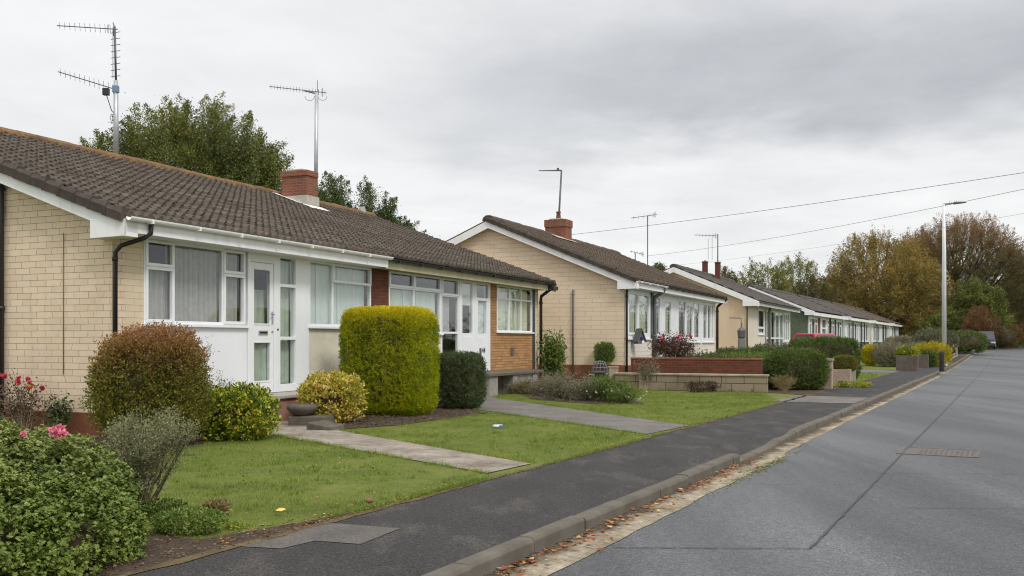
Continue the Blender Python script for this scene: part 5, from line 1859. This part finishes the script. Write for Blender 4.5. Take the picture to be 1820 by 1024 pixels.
P = P + nr * wv[:, None] - nr * (rng.uniform(0, 1, len(P)) ** 1.4 * .10)[:, None]


def palmate(P, L, rng, nrm, out, up):
    """lobed leaf: five leaflets in a fan on one stalk"""
    n = len(P)
    d = unit(unit(rng.normal(size=(n, 3))) * (1 - out) + nrm * out + np.array([0, 0, up]))
    a = unit(np.cross(d, unit(rng.normal(size=(n, 3)))))
    b = np.cross(d, a)
    L = L * rng.uniform(.6, 1.3, n)
    parts = []
    for q in (-1.25, -.62, 0, .62, 1.25):
        ax = a * math.cos(q) + b * math.sin(q) + d * .18
        sd = -a * math.sin(q) + b * math.cos(q)
        ll = (L * (1 - .22 * abs(q)))[:, None]
        parts.append(np.stack([P, P + ax * ll * .55 + sd * ll * .3, P + ax * ll - d * ll * .12, P + ax * ll * .55 - sd * ll * .3], 1))
    V = np.stack(parts, 1).reshape(-1, 3)
    return V, np.arange(len(V)).reshape(-1, 4)


P, nr = sprigs(P, nr, rng, 26, .07, .028, .45)
P = P[P[:, 2] > .005] if False else P
V1, F1 = palmate(P, .0225, rng, nr, .45, .35)
np_mesh('foliage', V1, F1, M['l_geranium'], t)
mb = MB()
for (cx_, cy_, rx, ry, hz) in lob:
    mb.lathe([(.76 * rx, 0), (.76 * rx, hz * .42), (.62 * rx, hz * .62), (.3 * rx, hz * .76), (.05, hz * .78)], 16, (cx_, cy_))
mb.build('twig_shade_core', M['twig'], t, smooth=True)  # solid lumps, dark twig brown in place of shade inside the hedge
bl = []
for (u, v, d, r_) in ((100, 780, 6.2, .075), (108, 773, 6.25, .07), (96, 775, 6.23, .07), (112, 781, 6.2, .065), (104, 769, 6.25, .05), (42, 781, 6.1, .05)):
    p = at(u, v, d)
    flower(t, (p[0] + 3.68, p[1] - 6.2, p[2] + .03), r_ * .55, M['p_pink'], rng, 30)

shrub('wispy_shrub', 'wispy grey green shrub on bare stems beside the near hedge', 'shrub', px(246, 7.75), 30, (.37, .34, .50, .86), 17000, .020, M['l_wisp'], 51, along_=(.78, 1.02), spread=.032, stem_r=.010, lean=(.12, 0), z0=0, twigmat=plain('mid_brown_stem', (.13, .095, .055), .9))
hedge('low_plant', 'low feathery green plant at the pavement edge near the hedge', 'plant', px(335, 7.05), (.29, .22, .075), 5000, .026, M['l_fresh'], 52, e=2.2, lump=.25, freq=8, core=False, depth=.1, up=.3)
hedge('low_plant', 'small dry brown clump at the corner of the front lawn', 'plant', px(385, 7.7), (.10, .10, .06), 900, .03, M['l_straw'], 53, e=2.2, lump=.2, freq=9, core=False, depth=.05, up=.5)
hedge('low_plant', 'tiny bright green weed in the dirt by the pavement', 'plant', px(418, 7.15), (.07, .05, .02), 300, .02, M['l_varieg'], 54, e=2.2, core=False, depth=.03)
hedge('low_plant', 'low leafy plant at the foot of the wispy shrub', 'plant', px(285, 7.6), (.2, .14, .07), 1500, .025, M['l_mid'], 57, e=2.2, lump=.25, freq=8, core=False, depth=.1, up=.3)

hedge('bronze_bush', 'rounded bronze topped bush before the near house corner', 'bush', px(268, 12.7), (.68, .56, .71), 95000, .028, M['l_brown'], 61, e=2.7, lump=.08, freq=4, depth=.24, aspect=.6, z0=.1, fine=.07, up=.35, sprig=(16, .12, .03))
shrub('bush_twigs' if False else 'wispy_shrub', 'loose twiggy sprays sticking out of the bronze bush top', 'shrub', px(285, 12.7), 46, (.84, .68, 1.1, 1.64), 3000, .026, M['l_brown'], 611, z0=0, along_=(.8, 1), spread=.02, stem_r=.006)
hedge('laurel_bush', 'green bush with yellow tips left of the doorstep', 'bush', px(418, 13.75), (.54, .5, .355), 13000, .05, M['l_varieg'], 62, e=2.6, lump=.09, freq=5, depth=.2, aspect=.62, z0=0, fine=.06, up=.35, sprig=(9, .08, .03))
shrub('wispy_shrub', 'thin upright twigs behind the green and yellow bush', 'shrub', px(393, 14.6), 12, (.3, .2, .5, .98), 1500, .03, M['l_mid'], 63, z0=0, spread=.03, stem_r=.006)
hedge('golden_bush', 'rounded yellow bush with pink tips right of the step', 'bush', px(590, 16.6), (.54, .5, .41), 12000, .055, M['l_euon'], 64, e=2.2, lump=.10, freq=5, depth=.2, aspect=.62, z0=0, fine=.06, up=.35, sprig=(9, .08, .03))
ang = PI / 2 - R(23.5)
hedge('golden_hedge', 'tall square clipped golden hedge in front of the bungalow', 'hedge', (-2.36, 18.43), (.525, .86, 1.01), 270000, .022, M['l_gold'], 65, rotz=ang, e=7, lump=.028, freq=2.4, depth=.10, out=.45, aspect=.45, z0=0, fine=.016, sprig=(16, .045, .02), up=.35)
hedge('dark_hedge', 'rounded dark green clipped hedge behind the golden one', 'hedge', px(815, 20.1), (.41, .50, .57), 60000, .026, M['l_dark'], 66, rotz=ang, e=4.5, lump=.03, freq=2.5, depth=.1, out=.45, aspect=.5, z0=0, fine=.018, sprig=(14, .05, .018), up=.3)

# red roses against the near gable
gx, gy = hloc(P1, 23.5, -.4, 1.35, 0)[:2]
t = shrub('rose_bush', 'bare stemmed rose with red blooms against the near gable', 'rose', (gx, gy), 26, (.95, .2, .25, .85), 1100, .045, M['l_rosered'], 71, rotz=PI / 2 + ang, z0=0, spread=.04, stem_r=.010, aspect=.6, twigmat=plain('rose_stem', (.19, .165, .11), .9), lean=(.3, 0))
rng = np.random.default_rng(72)
for i in range(17):
    fx = rng.uniform(-.25, 1.0)
    flower(t, (fx, rng.uniform(-.12, .12), .66 + .30 * math.sin((fx + .3) * 2.2) * rng.uniform(.5, 1)), .052, M['p_red'], rng, 16)
for (a_, c_) in ((-.30, .74), (-.23, .71)):
    flower(t, (a_, .1, c_), .055, M['p_orange'], rng, 14)
gx, gy = hloc(P1, 23.5, -.3, .72, 0)[:2]
shrub('climbing_plant', 'dark leafed arching stem low on the near gable', 'plant', (gx, gy), 8, (.22, .12, .38, .55), 420, .06, M['l_dark'], 73, rotz=PI / 2 + ang, z0=0, spread=.06, stem_r=.012, aspect=.7)

# by the end of the first pair
shrub('leafy_shrub', 'tall leafy shrub beside the black corner downpipe', 'shrub', px(982, 29.6), 22, (.52, .4, .7, 1.85), 3800, .10, M['l_fresh'], 81, z0=0, along_=(.25, 1), spread=.07, stem_r=.014, aspect=.4)
lav = [(930, 25.6, .5, .18, 'straggly dry plant', M['l_straw']), (975, 24.6, .62, .28, 'grey lavender mound', M['l_lav']), (1000, 23.2, .75, .34, 'tall dry lavender mound', M['l_lav']),
       (1043, 22.6, .62, .26, 'pale grey lavender mound', M['l_lav']), (1078, 22.2, .62, .30, 'green leafy mound', M['l_mid']), (1108, 21.8, .5, .22, 'yellow green flowering mound', M['l_fresh']), (1062, 25.0, .5, .30, 'bright green mound', M['l_fresh'])]
where = ['by the black tray', 'nearest the leafy shrub', 'in the middle of the drive bed', 'in front of the block wall end', 'with small blue flowers by the lawn', 'at the tip of the bed on the lawn', 'before the wire dome']
for i, ((u, d, w, h, lab, mt), wh) in enumerate(zip(lav, where)):
    t = shrub('lavender', lab + ' ' + wh, 'plant', px(u, d), 34, (w, w * .7, h * .6, h * 1.75), 5200, .04, mt, 82 + i, z0=0, along_=(.2, 1), spread=.055, stem_r=.006, aspect=.35, group='plants in the bed by the drive')
    if i in (4, 5):
        rng = np.random.default_rng(90 + i)
        for k in range(8):
            flower(t, (rng.uniform(-.5, .5), rng.uniform(-.5, -.2), rng.uniform(.1, .3)), .03, M['p_white'], rng, 8)

# bush hung on the second gable
p = hloc(P2, 24, -.2, .62, .72)
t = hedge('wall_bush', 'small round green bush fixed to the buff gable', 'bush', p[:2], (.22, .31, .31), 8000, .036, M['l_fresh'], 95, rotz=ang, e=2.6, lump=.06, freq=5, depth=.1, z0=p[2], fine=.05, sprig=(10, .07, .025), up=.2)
MB().box(.0, .2, -.03, .03, .12, .18).box(-.1, .1, -.15, .15, .05, .1).build('wall_bracket', M['darkmetal'], t)

# on the raised bed
t = shrub('rose_bush', 'dark leaved rose with pink blooms on the raised bed', 'rose', px(1197, 31.2), 26, (.75, .5, .5, 1.15), 3800, .06, M['l_rosered'], 101, z0=.6, along_=(.2, 1), spread=.06, stem_r=.012, aspect=.6)
rng = np.random.default_rng(102)
for k in range(12):
    flower(t, (rng.uniform(-.6, .6), rng.uniform(-.4, .1), rng.uniform(.5, 1.0)), .07, M['p_red'] if k % 3 else M['p_pink'], rng, 12)
beds = [(1240, 32, .8, .32, M['l_olive'], 'low olive plant right of the pink rose'), (1285, 31.5, .9, .34, M['l_mid'], 'spreading green plant midway along the raised bed'),
        (1330, 31, .9, .38, M['l_fresh'], 'fresh green plant near the clipped hedge end of the bed'), (1300, 37, .7, .9 - .4, M['l_dark'], 'dark plant close under the house windows'),
        (1352, 33.5, .8, .55, M['l_mid'], 'taller green plant behind the rounded hedge'), (1375, 37, .9, .7, M['l_olive'], 'grey green plant before the glazed porch')]
for i, (u, d, w, h, mt, lab) in enumerate(beds):
    hedge('garden_plant', lab, 'plant', px(u, d), (w, w * .8, h * .5), 11000, .05, mt, 110 + i, e=2.2, lump=.2, freq=3.5, depth=.2, z0=.55, fine=.08, up=.4, sprig=(10, .14, .04))
shrub('climbing_plant', 'pale leafed climber spilling over the block wall coping', 'plant', px(1150, 27.6), 14, (.42, .15, .5, .95), 1600, .045, M['l_lav'], 121, z0=0, spread=.08, stem_r=.008)
hedge('dead_plant', 'brown dried plant clump at the foot of the block wall', 'plant', px(1250, 26.3), (.5, .15, .16), 1600, .05, leaf_mat('dead_leaf', [(.07, .045, .03), (.14, .1, .07)], .1), 122, e=2.2, lump=.2, freq=6, core=False, z0=0)

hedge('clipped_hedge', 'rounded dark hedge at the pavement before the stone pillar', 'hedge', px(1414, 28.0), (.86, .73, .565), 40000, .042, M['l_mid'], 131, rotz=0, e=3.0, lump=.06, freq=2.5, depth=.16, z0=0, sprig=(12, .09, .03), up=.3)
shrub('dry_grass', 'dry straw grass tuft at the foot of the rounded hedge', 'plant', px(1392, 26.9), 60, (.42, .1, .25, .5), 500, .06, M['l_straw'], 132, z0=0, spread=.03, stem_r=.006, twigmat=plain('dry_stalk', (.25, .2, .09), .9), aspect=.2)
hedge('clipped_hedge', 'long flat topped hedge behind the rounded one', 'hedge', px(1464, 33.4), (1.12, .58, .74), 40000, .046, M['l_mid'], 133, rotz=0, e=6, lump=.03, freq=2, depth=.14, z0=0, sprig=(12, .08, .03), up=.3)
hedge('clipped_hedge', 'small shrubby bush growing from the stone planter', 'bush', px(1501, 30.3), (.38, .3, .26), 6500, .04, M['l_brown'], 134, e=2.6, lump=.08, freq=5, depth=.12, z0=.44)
hedge('low_plant', 'yellow green weeds at the foot of the stone planter', 'plant', px(1515, 29.2), (.6, .3, .09), 2600, .04, M['l_varieg'], 135, e=2.2, lump=.2, core=False, z0=0, up=.3)

# far gardens
farp = [('round_bush', 'ball shaped brown grey bush on the far sloping lawn', 1585, 52, (.95, .9, .62), M['l_lav']),
        ('yellow_bush', 'bright yellow shrub left of the brown ball bush', 1548, 54, (.42, .5, .55), M['l_yellow']),
        ('garden_plant', 'lime green plant filling the wide planter', 1612, 46, (.45, .4, .22), M['l_varieg']),
        ('yellow_bush', 'pale cream flowered shrub behind the planters', 1632, 54, (.75, .6, .62), M['l_lav']),
        ('yellow_bush', 'large golden flowered bush left of the lamp post', 1655, 52.5, (1.05, .7, .62), M['l_yellow']),
        ('garden_plant', 'dark green skirt below the golden flowered bush', 1645, 51, (.55, .5, .4), M['l_mid']),
        ('garden_plant', 'pale mixed shrub seen past the lamp post', 1660, 62, (1.4, 1, 1.0), M['l_olive']),
        ('round_bush', 'green bush by the pavement before the dark car', 1718, 80, (1.7, 1.3, .9), M['l_mid']),
        ('round_bush', 'dark bush to the right of the parked dark car', 1782, 112, (1.5, 1.5, 1.4), M['l_brushy']),
        ('garden_plant', 'pale shrub beneath the white house fronts', 1565, 60, (1.0, .8, .55), M['l_olive']),
        ('garden_plant', 'grey shrub under the row of white windows', 1602, 66, (1.2, .9, .75), M['l_lav'])]
for i, (nm, lab, u, d, dm, mt) in enumerate(farp):
    z0 = .6 if 'filling' in lab else None
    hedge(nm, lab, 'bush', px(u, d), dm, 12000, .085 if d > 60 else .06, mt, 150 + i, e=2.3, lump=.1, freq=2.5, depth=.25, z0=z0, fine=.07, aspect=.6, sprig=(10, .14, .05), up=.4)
mb = MB()

# ------------------------------------------------------------------ trees
tree('evergreen_tree', 'large dark evergreen tree behind the near roof', px(325, 40), 3.2,
     [(-4.7, 0, 7.0, 1.1, 1.4, .8), (-3.6, -.5, 6.2, 1.7, 1.4, 1.0), (4.5, 0, 6.3, .9, 1.2, .8), (-3.6, 0, 7.9, 1.2, 1.6, .8), (-2.6, .4, 8.9, 1.4, 1.7, 1.0), (-1.0, 0, 9.6, 1.4, 1.7, 1.0), (.7, 0, 10.1, 1.35, 1.7, 1.0), (1.9, -.3, 9.3, 1.3, 1.6, 1.1), (3.0, 0, 8.5, 1.2, 1.6, 1.0), (3.8, .2, 7.3, 1.1, 1.4, .9),
      (-2.4, 0, 6.8, 2.0, 1.6, 1.2), (0, -.4, 8.0, 2.4, 2.0, 1.4), (2.0, -.5, 7.0, 2.3, 1.8, 1.3), (-.6, -.6, 6.4, 2.2, 1.6, 1.2), (3.2, 0, 5.8, 1.7, 1.4, 1.0)],
     900, 270000, .082, M['l_ever'], 201, (.85, .24), tr=.3, gap=.5, shell=.55, limbs=12, along_w=.5)
tree('evergreen_tree', 'slender evergreen right behind the red chimney', px(590, 45), 2.5, [(0, 0, 8.0, .8, .8, 1.1), (-.1, 0, 7.0, 1.15, 1.0, 1.0), (.6, 0, 6.2, 1.35, 1.0, 1.0), (.9, 0, 5.0, 1.7, 1.2, 1.2)], 320, 90000, .08, M['l_ever2'], 202, (.6, .19), tr=.2, along_w=.5)
tree('evergreen_tree', 'spiky topped evergreen over the far end of the near roof', px(660, 46), 2.5, [(-.2, 0, 7.7, .45, .6, 1.2), (.6, 0, 7.4, .4, .6, .9), (1.2, 0, 6.4, .8, .9, .7), (0, 0, 6.4, 1.1, .9, 1.0), (-1.2, 0, 6.2, .7, .8, .7), (2.4, 0, 4.9, 1.2, 1.0, .8), (1.9, 0, 5.5, 1.3, 1.0, .9), (1.0, 0, 6.0, 1.3, 1.0, .9), (.1, 0, 5.0, 1.9, 1.1, 1.2), (-1.5, 0, 5.4, 1.0, 1.0, 1.2)], 420, 120000, .08, M['l_ever2'], 203, (.65, .16), tr=.2, along_w=.5)
tree('young_tree', 'thin young tree just right of the near roof trees', px(733, 46), 2.0, [(0, 0, 5.2, .35, .5, .7), (.45, 0, 5.4, .3, .4, .5), (0, 0, 4.4, .8, .5, .5)], 46, 3200, .10, M['l_ever2'], 204, (.4, .12), tr=.08)
tree('young_tree', 'little yellowish cone tree near the second gable', px(766, 47), 1.5, [(0, 0, 5.2, .3, .4, .7), (0, 0, 4.6, .55, .5, .5)], 44, 4200, .09, M['l_varieg'], 205, (.35, .12), tr=.08)

# autumn trees beyond the row
tree('autumn_tree', 'broad domed tree with rusty leaves and open branches at right', (61.8, 132), 4.5,
     [(0, 0, 9.8, 9.8, 8.5, 8.6), (5.6, 0, 8.0, 6.0, 6.0, 6.2), (-4.8, 0, 9.4, 5.2, 6, 6.4)], 2600, 400000, .125, M['l_rust'], 301, (1.1, .38), M['bark_grey'], tr=.75, shell=.74, limbs=18, twig=.035, along_w=.7, drop=.0, aspect=.6, upw=.1)
tree('autumn_tree', 'wide golden brown tree behind the roofs', (48.2, 124), 3.0,
     [(-.5, 0, 9.4, 6.6, 6.0, 5.8), (-4.2, 0, 6.5, 4.4, 4, 4.6), (4.0, 0, 7.6, 4.4, 4, 4.6), (0, 0, 5.5, 7.5, 5, 4.0)], 900, 150000, .16, M['l_amber'], 302, (1.2, .5), M['bark_grey'], tr=.5, shell=.6, limbs=14, twig=.03, along_w=.5, drop=.0, aspect=.6)
tree('autumn_tree', 'thinly leaved yellow green tree above the third roof', (27.4, 104), 2.5,
     [(0, 0, 7.4, 3.2, 2.5, 2.4), (-2.2, 0, 6.4, 2, 2, 1.8), (1.8, 0, 7.6, 1.8, 1.8, 2.1), (0, 0, 5, 3.6, 2.5, 2.0)], 260, 22000, .15, M['l_thin'], 304, (.8, .3), M['bark_grey'], tr=.22, twig=.02)
tree('autumn_tree', 'brownish green bushy tree right of the thin yellow one', (35.3, 112), 2.0,
     [(0, 0, 6.0, 2.8, 2.2, 2.6), (-1.2, 0, 4.2, 2.4, 2, 2), (1.6, 0, 4.6, 2.4, 2, 2.2)], 260, 36000, .17, M['l_brushy'], 305, (.8, .35), M['bark_grey'], tr=.22, twig=.02)
tree('autumn_tree', 'pale airy tree against the sky beside the golden one', (41.8, 140), 3.0,
     [(0, 0, 10.5, 3.0, 2.4, 3.2), (-1.6, 0, 8, 2.6, 2, 2.6), (1.5, 0, 8, 2.4, 2, 3)], 240, 18000, .17, M['l_thin'], 306, (.9, .35), M['bark_grey'], tr=.25, twig=.025)
tree('autumn_tree', 'bare upright branches poking above the golden brown tree', (53.0, 139), 5.0,
     [(0, 0, 14.5, 3.2, 2.0, 3.6)], 150, 1300, .13, M['l_rust'], 307, (.9, .2), M['bark_grey'], tr=.3, twig=.03, upw=1.2, shell=.7)
tree('evergreen_tree', 'dark conifer below the rusty tree beside the lamp post', (56.0, 116), 1.5,
     [(0, 0, 3.8, 2.7, 2.2, 3.0), (-.6, 0, 6.6, 1.5, 1.6, 2.0), (1.6, 0, 6.2, 1.5, 1.6, 2.0), (-2.5, 0, 3.0, 1.8, 1.5, 2.4), (-4.6, 0, 2.4, 1.9, 1.5, 2.0), (2.6, 0, 3.4, 1.7, 1.4, 2.6)], 420, 80000, .19, M['l_ever'], 310, (.9, .4), tr=.3)
tree('evergreen_tree', 'dark bushy evergreen right of the rusty tree by the car', (68.5, 136), 1.5,
     [(0, 0, 3.6, 2.8, 2.6, 3.0), (3.5, 0, 4.5, 3.0, 2.2, 3.6)], 260, 42000, .22, M['l_brushy'], 311, (1.0, .45), tr=.3)
tree('autumn_shrub', 'orange brown shrub tree just left of the parked dark car', (54.6, 112), .6, [(0, 0, 3.0, 1.5, 1.5, 2.1), (-.9, 0, 1.8, 1.2, 1.2, 1.4), (1.4, 0, 2.2, 1.3, 1.2, 1.6)], 170, 26000, .13, M['l_orange'], 312, (.7, .3), tr=.12)
tree('autumn_shrub', 'rusty orange shrub right of the parked dark car', (62.8, 122), .6, [(0, 0, 2.2, 2.2, 1.6, 1.8)], 110, 16000, .15, M['l_orange'], 313, (.8, .32), tr=.12)
tree('dense_tree', 'dark green tree closing the road at the picture edge', (80.5, 150), 1.5, [(0, 0, 6, 4.0, 3, 5.0), (3, 0, 8, 3, 3, 5)], 240, 44000, .26, M['l_brushy'], 314, (1.3, .55), tr=.35)
tree('dense_tree', 'low bright green bush where the road ends', (73.8, 142), .5, [(0, 0, 1.5, 2.4, 2, 1.6)], 80, 12000, .2, M['l_fresh'], 315, (.8, .4), tr=.1)
tree('dark_tree', 'small dark tree above the ridge of the third house', (23.0, 102), 2, [(0, 0, 7.6, .9, 1, 1.1), (.1, 0, 6.0, 1.1, 1, 1.2)], 90, 11000, .16, M['l_rust'], 316, (.6, .28), tr=.15)
tree('dark_tree', 'rounded green tree low behind the third roof', (25.2, 100), 2, [(0, 0, 5.4, 1.7, 1.2, 1.3)], 90, 12000, .16, M['l_mid'], 317, (.6, .28), tr=.15)
tree('dark_tree', 'dark green tree peeping over between second and third roofs', (9.5, 62), 2, [(0, 0, 5.6, .5, .6, .6)], 50, 7000, .10, M['l_ever2'], 318, (.3, .15), tr=.1)
# distant wood that reads as one mass, round the far end
rng = np.random.default_rng(330)
PP = []
for k in range(420):
    a_ = rng.uniform(150, 300)
    b_ = rng.uniform(-60, 45)
    if a_ < 180 and -14 < b_ < 5:
        continue
    x, y = ab(a_, b_)
    hgt = rng.uniform(4, 8.5)
    P = rng.normal(size=(150, 3)) * np.array([1.7, 1.7, hgt * .3]) + np.array([x, y, hgt * .5])
    PP.append(P)
P = np.concatenate(PP)
P = P[P[:, 2] > 0]
V, Fq = leaf_arrays(P, .6, rng, None, 0, .7)
setting(np_mesh('far_wood', V, Fq, M['l_brushy']), 'stuff')

# far lawns in front of the row
grass([([ab(36.5, PB - .1), ab(44, PB - .1), ab(46, -10), ab(40, -9.5)], [])], 160, .06, .012, 13)
sheet('flower_bed', [ab(25.6, PB - .05), ab(36, PB - .05), ab(36, -10.5), ab(30, -10.5)], .004, M['soil'])

# ------------------------------------------------------------------ sky and light
EL, AZ = R(46), R(143)     # sun: high behind the clouds, behind the camera to its right
w = bpy.data.worlds.new('World')
sc.world = w
w.use_nodes = True
nt = w.node_tree
nt.nodes.clear()
wo = nt.nodes.new('ShaderNodeOutputWorld')
bg = nt.nodes.new('ShaderNodeBackground')
sky = nt.nodes.new('ShaderNodeTexSky')
sky.sky_type = 'NISHITA'
sky.sun_disc = False
sky.sun_elevation = EL
sky.sun_rotation = AZ
tc = nt.nodes.new('ShaderNodeTexCoord').outputs['Generated']
sep = nt.nodes.new('ShaderNodeSeparateXYZ')
nt.links.new(tc, sep.inputs[0])
X, Y, Z = sep.outputs
hyp = mth(nt, 'SQRT', mth(nt, 'ADD', mth(nt, 'MULTIPLY', X, X), mth(nt, 'MULTIPLY', Y, Y)))
te = mth(nt, 'DIVIDE', Z, mth(nt, 'MAXIMUM', hyp, .05))
zc = mth(nt, 'ADD', mth(nt, 'MAXIMUM', Z, 0), .10)
cl = N(nt, 'ShaderNodeCombineXYZ', {'X': mth(nt, 'DIVIDE', X, zc), 'Y': mth(nt, 'DIVIDE', Y, zc), 'Z': 0.0}).outputs[0]
n1 = noise(nt, cl, .55, 6, .55, .3)
n2 = noise(nt, cl, 1.6, 6, .6, .2)
n3 = noise(nt, N(nt, 'ShaderNodeMapping', {'Vector': tc, 'Scale': (2.2, 2.2, 7)}).outputs[0], 1.5, 5, .55, .2)


def sstep(v, lo, hi):
    n = nt.nodes.new('ShaderNodeMapRange')
    n.interpolation_type = 'SMOOTHSTEP'
    nt.links.new(v, n.inputs[0])
    n.inputs[1].default_value = lo
    n.inputs[2].default_value = hi
    return n.outputs[0]


az = mth(nt, 'DIVIDE', X, mth(nt, 'MAXIMUM', Y, .05))
tw = mth(nt, 'ADD', te, mth(nt, 'MULTIPLY_ADD', n3, .16, -.08))
tw = mth(nt, 'ADD', tw, mth(nt, 'MULTIPLY', az, -.02))
deck = mth(nt, 'MULTIPLY', sstep(tw, .175, .235), mth(nt, 'SUBTRACT', 1.0, mth(nt, 'MULTIPLY', sstep(tw, .26, .42), .75)))
deck = mth(nt, 'MULTIPLY', deck, sstep(mth(nt, 'ADD', az, mth(nt, 'MULTIPLY_ADD', n1, .4, -.2)), -.28, .16))
lum = mth(nt, 'SUBTRACT', .80, mth(nt, 'MULTIPLY', deck, .28))
lum = mth(nt, 'ADD', lum, mth(nt, 'MULTIPLY_ADD', n2, .26, -.13))
lum = mth(nt, 'ADD', lum, mth(nt, 'MULTIPLY_ADD', n1, .30, -.15))
lum = mth(nt, 'ADD', lum, mth(nt, 'MULTIPLY', sstep(te, .45, 2.0), .75))
cloud = mixc(nt, sstep(lum, .45, .85), (.945, .972, 1.025), (1.0, 1.0, 1.0))
cl10 = N(nt, 'ShaderNodeVectorMath', {0: cloud}, operation='SCALE')
nt.links.new(mth(nt, 'MULTIPLY', lum, 10.0), cl10.inputs['Scale'])
fin = mixc(nt, .95, sky.outputs[0], cl10.outputs[0])
nt.links.new(fin, bg.inputs['Color'])
bg.inputs['Strength'].default_value = .1
nt.links.new(bg.outputs[0], wo.inputs[0])

sl = bpy.data.lights.new('sun', 'SUN')
sl.energy = 1.5
sl.angle = R(14)
sl.color = (1, .96, .9)
so = bpy.data.objects.new('sun', sl)
col.objects.link(so)
sd = Vector((math.sin(AZ) * math.cos(EL), math.cos(AZ) * math.cos(EL), math.sin(EL)))
so.rotation_euler = sd.to_track_quat('Z', 'Y').to_euler()

cam = bpy.data.cameras.new('camera')
cam.sensor_width = 36
cam.lens = 36 * F / 1820
cam.shift_y = (CY - 512) / 1820
cam.clip_end = 3000
co = bpy.data.objects.new('camera', cam)
col.objects.link(co)
co.location = (0, 0, EYE)
co.rotation_euler = (PI / 2, 0, 0)
sc.camera = co
sc.view_settings.view_transform = 'Standard'
sc.view_settings.look = 'None'
sc.view_settings.exposure = 0.2
sc.view_settings.gamma = 1
sc.render.film_transparent = False
sc.cycles.max_bounces = 8
sc.cycles.transparent_max_bounces = 12
sc.cycles.use_denoising = True
sc.cycles.filter_width = 1.1
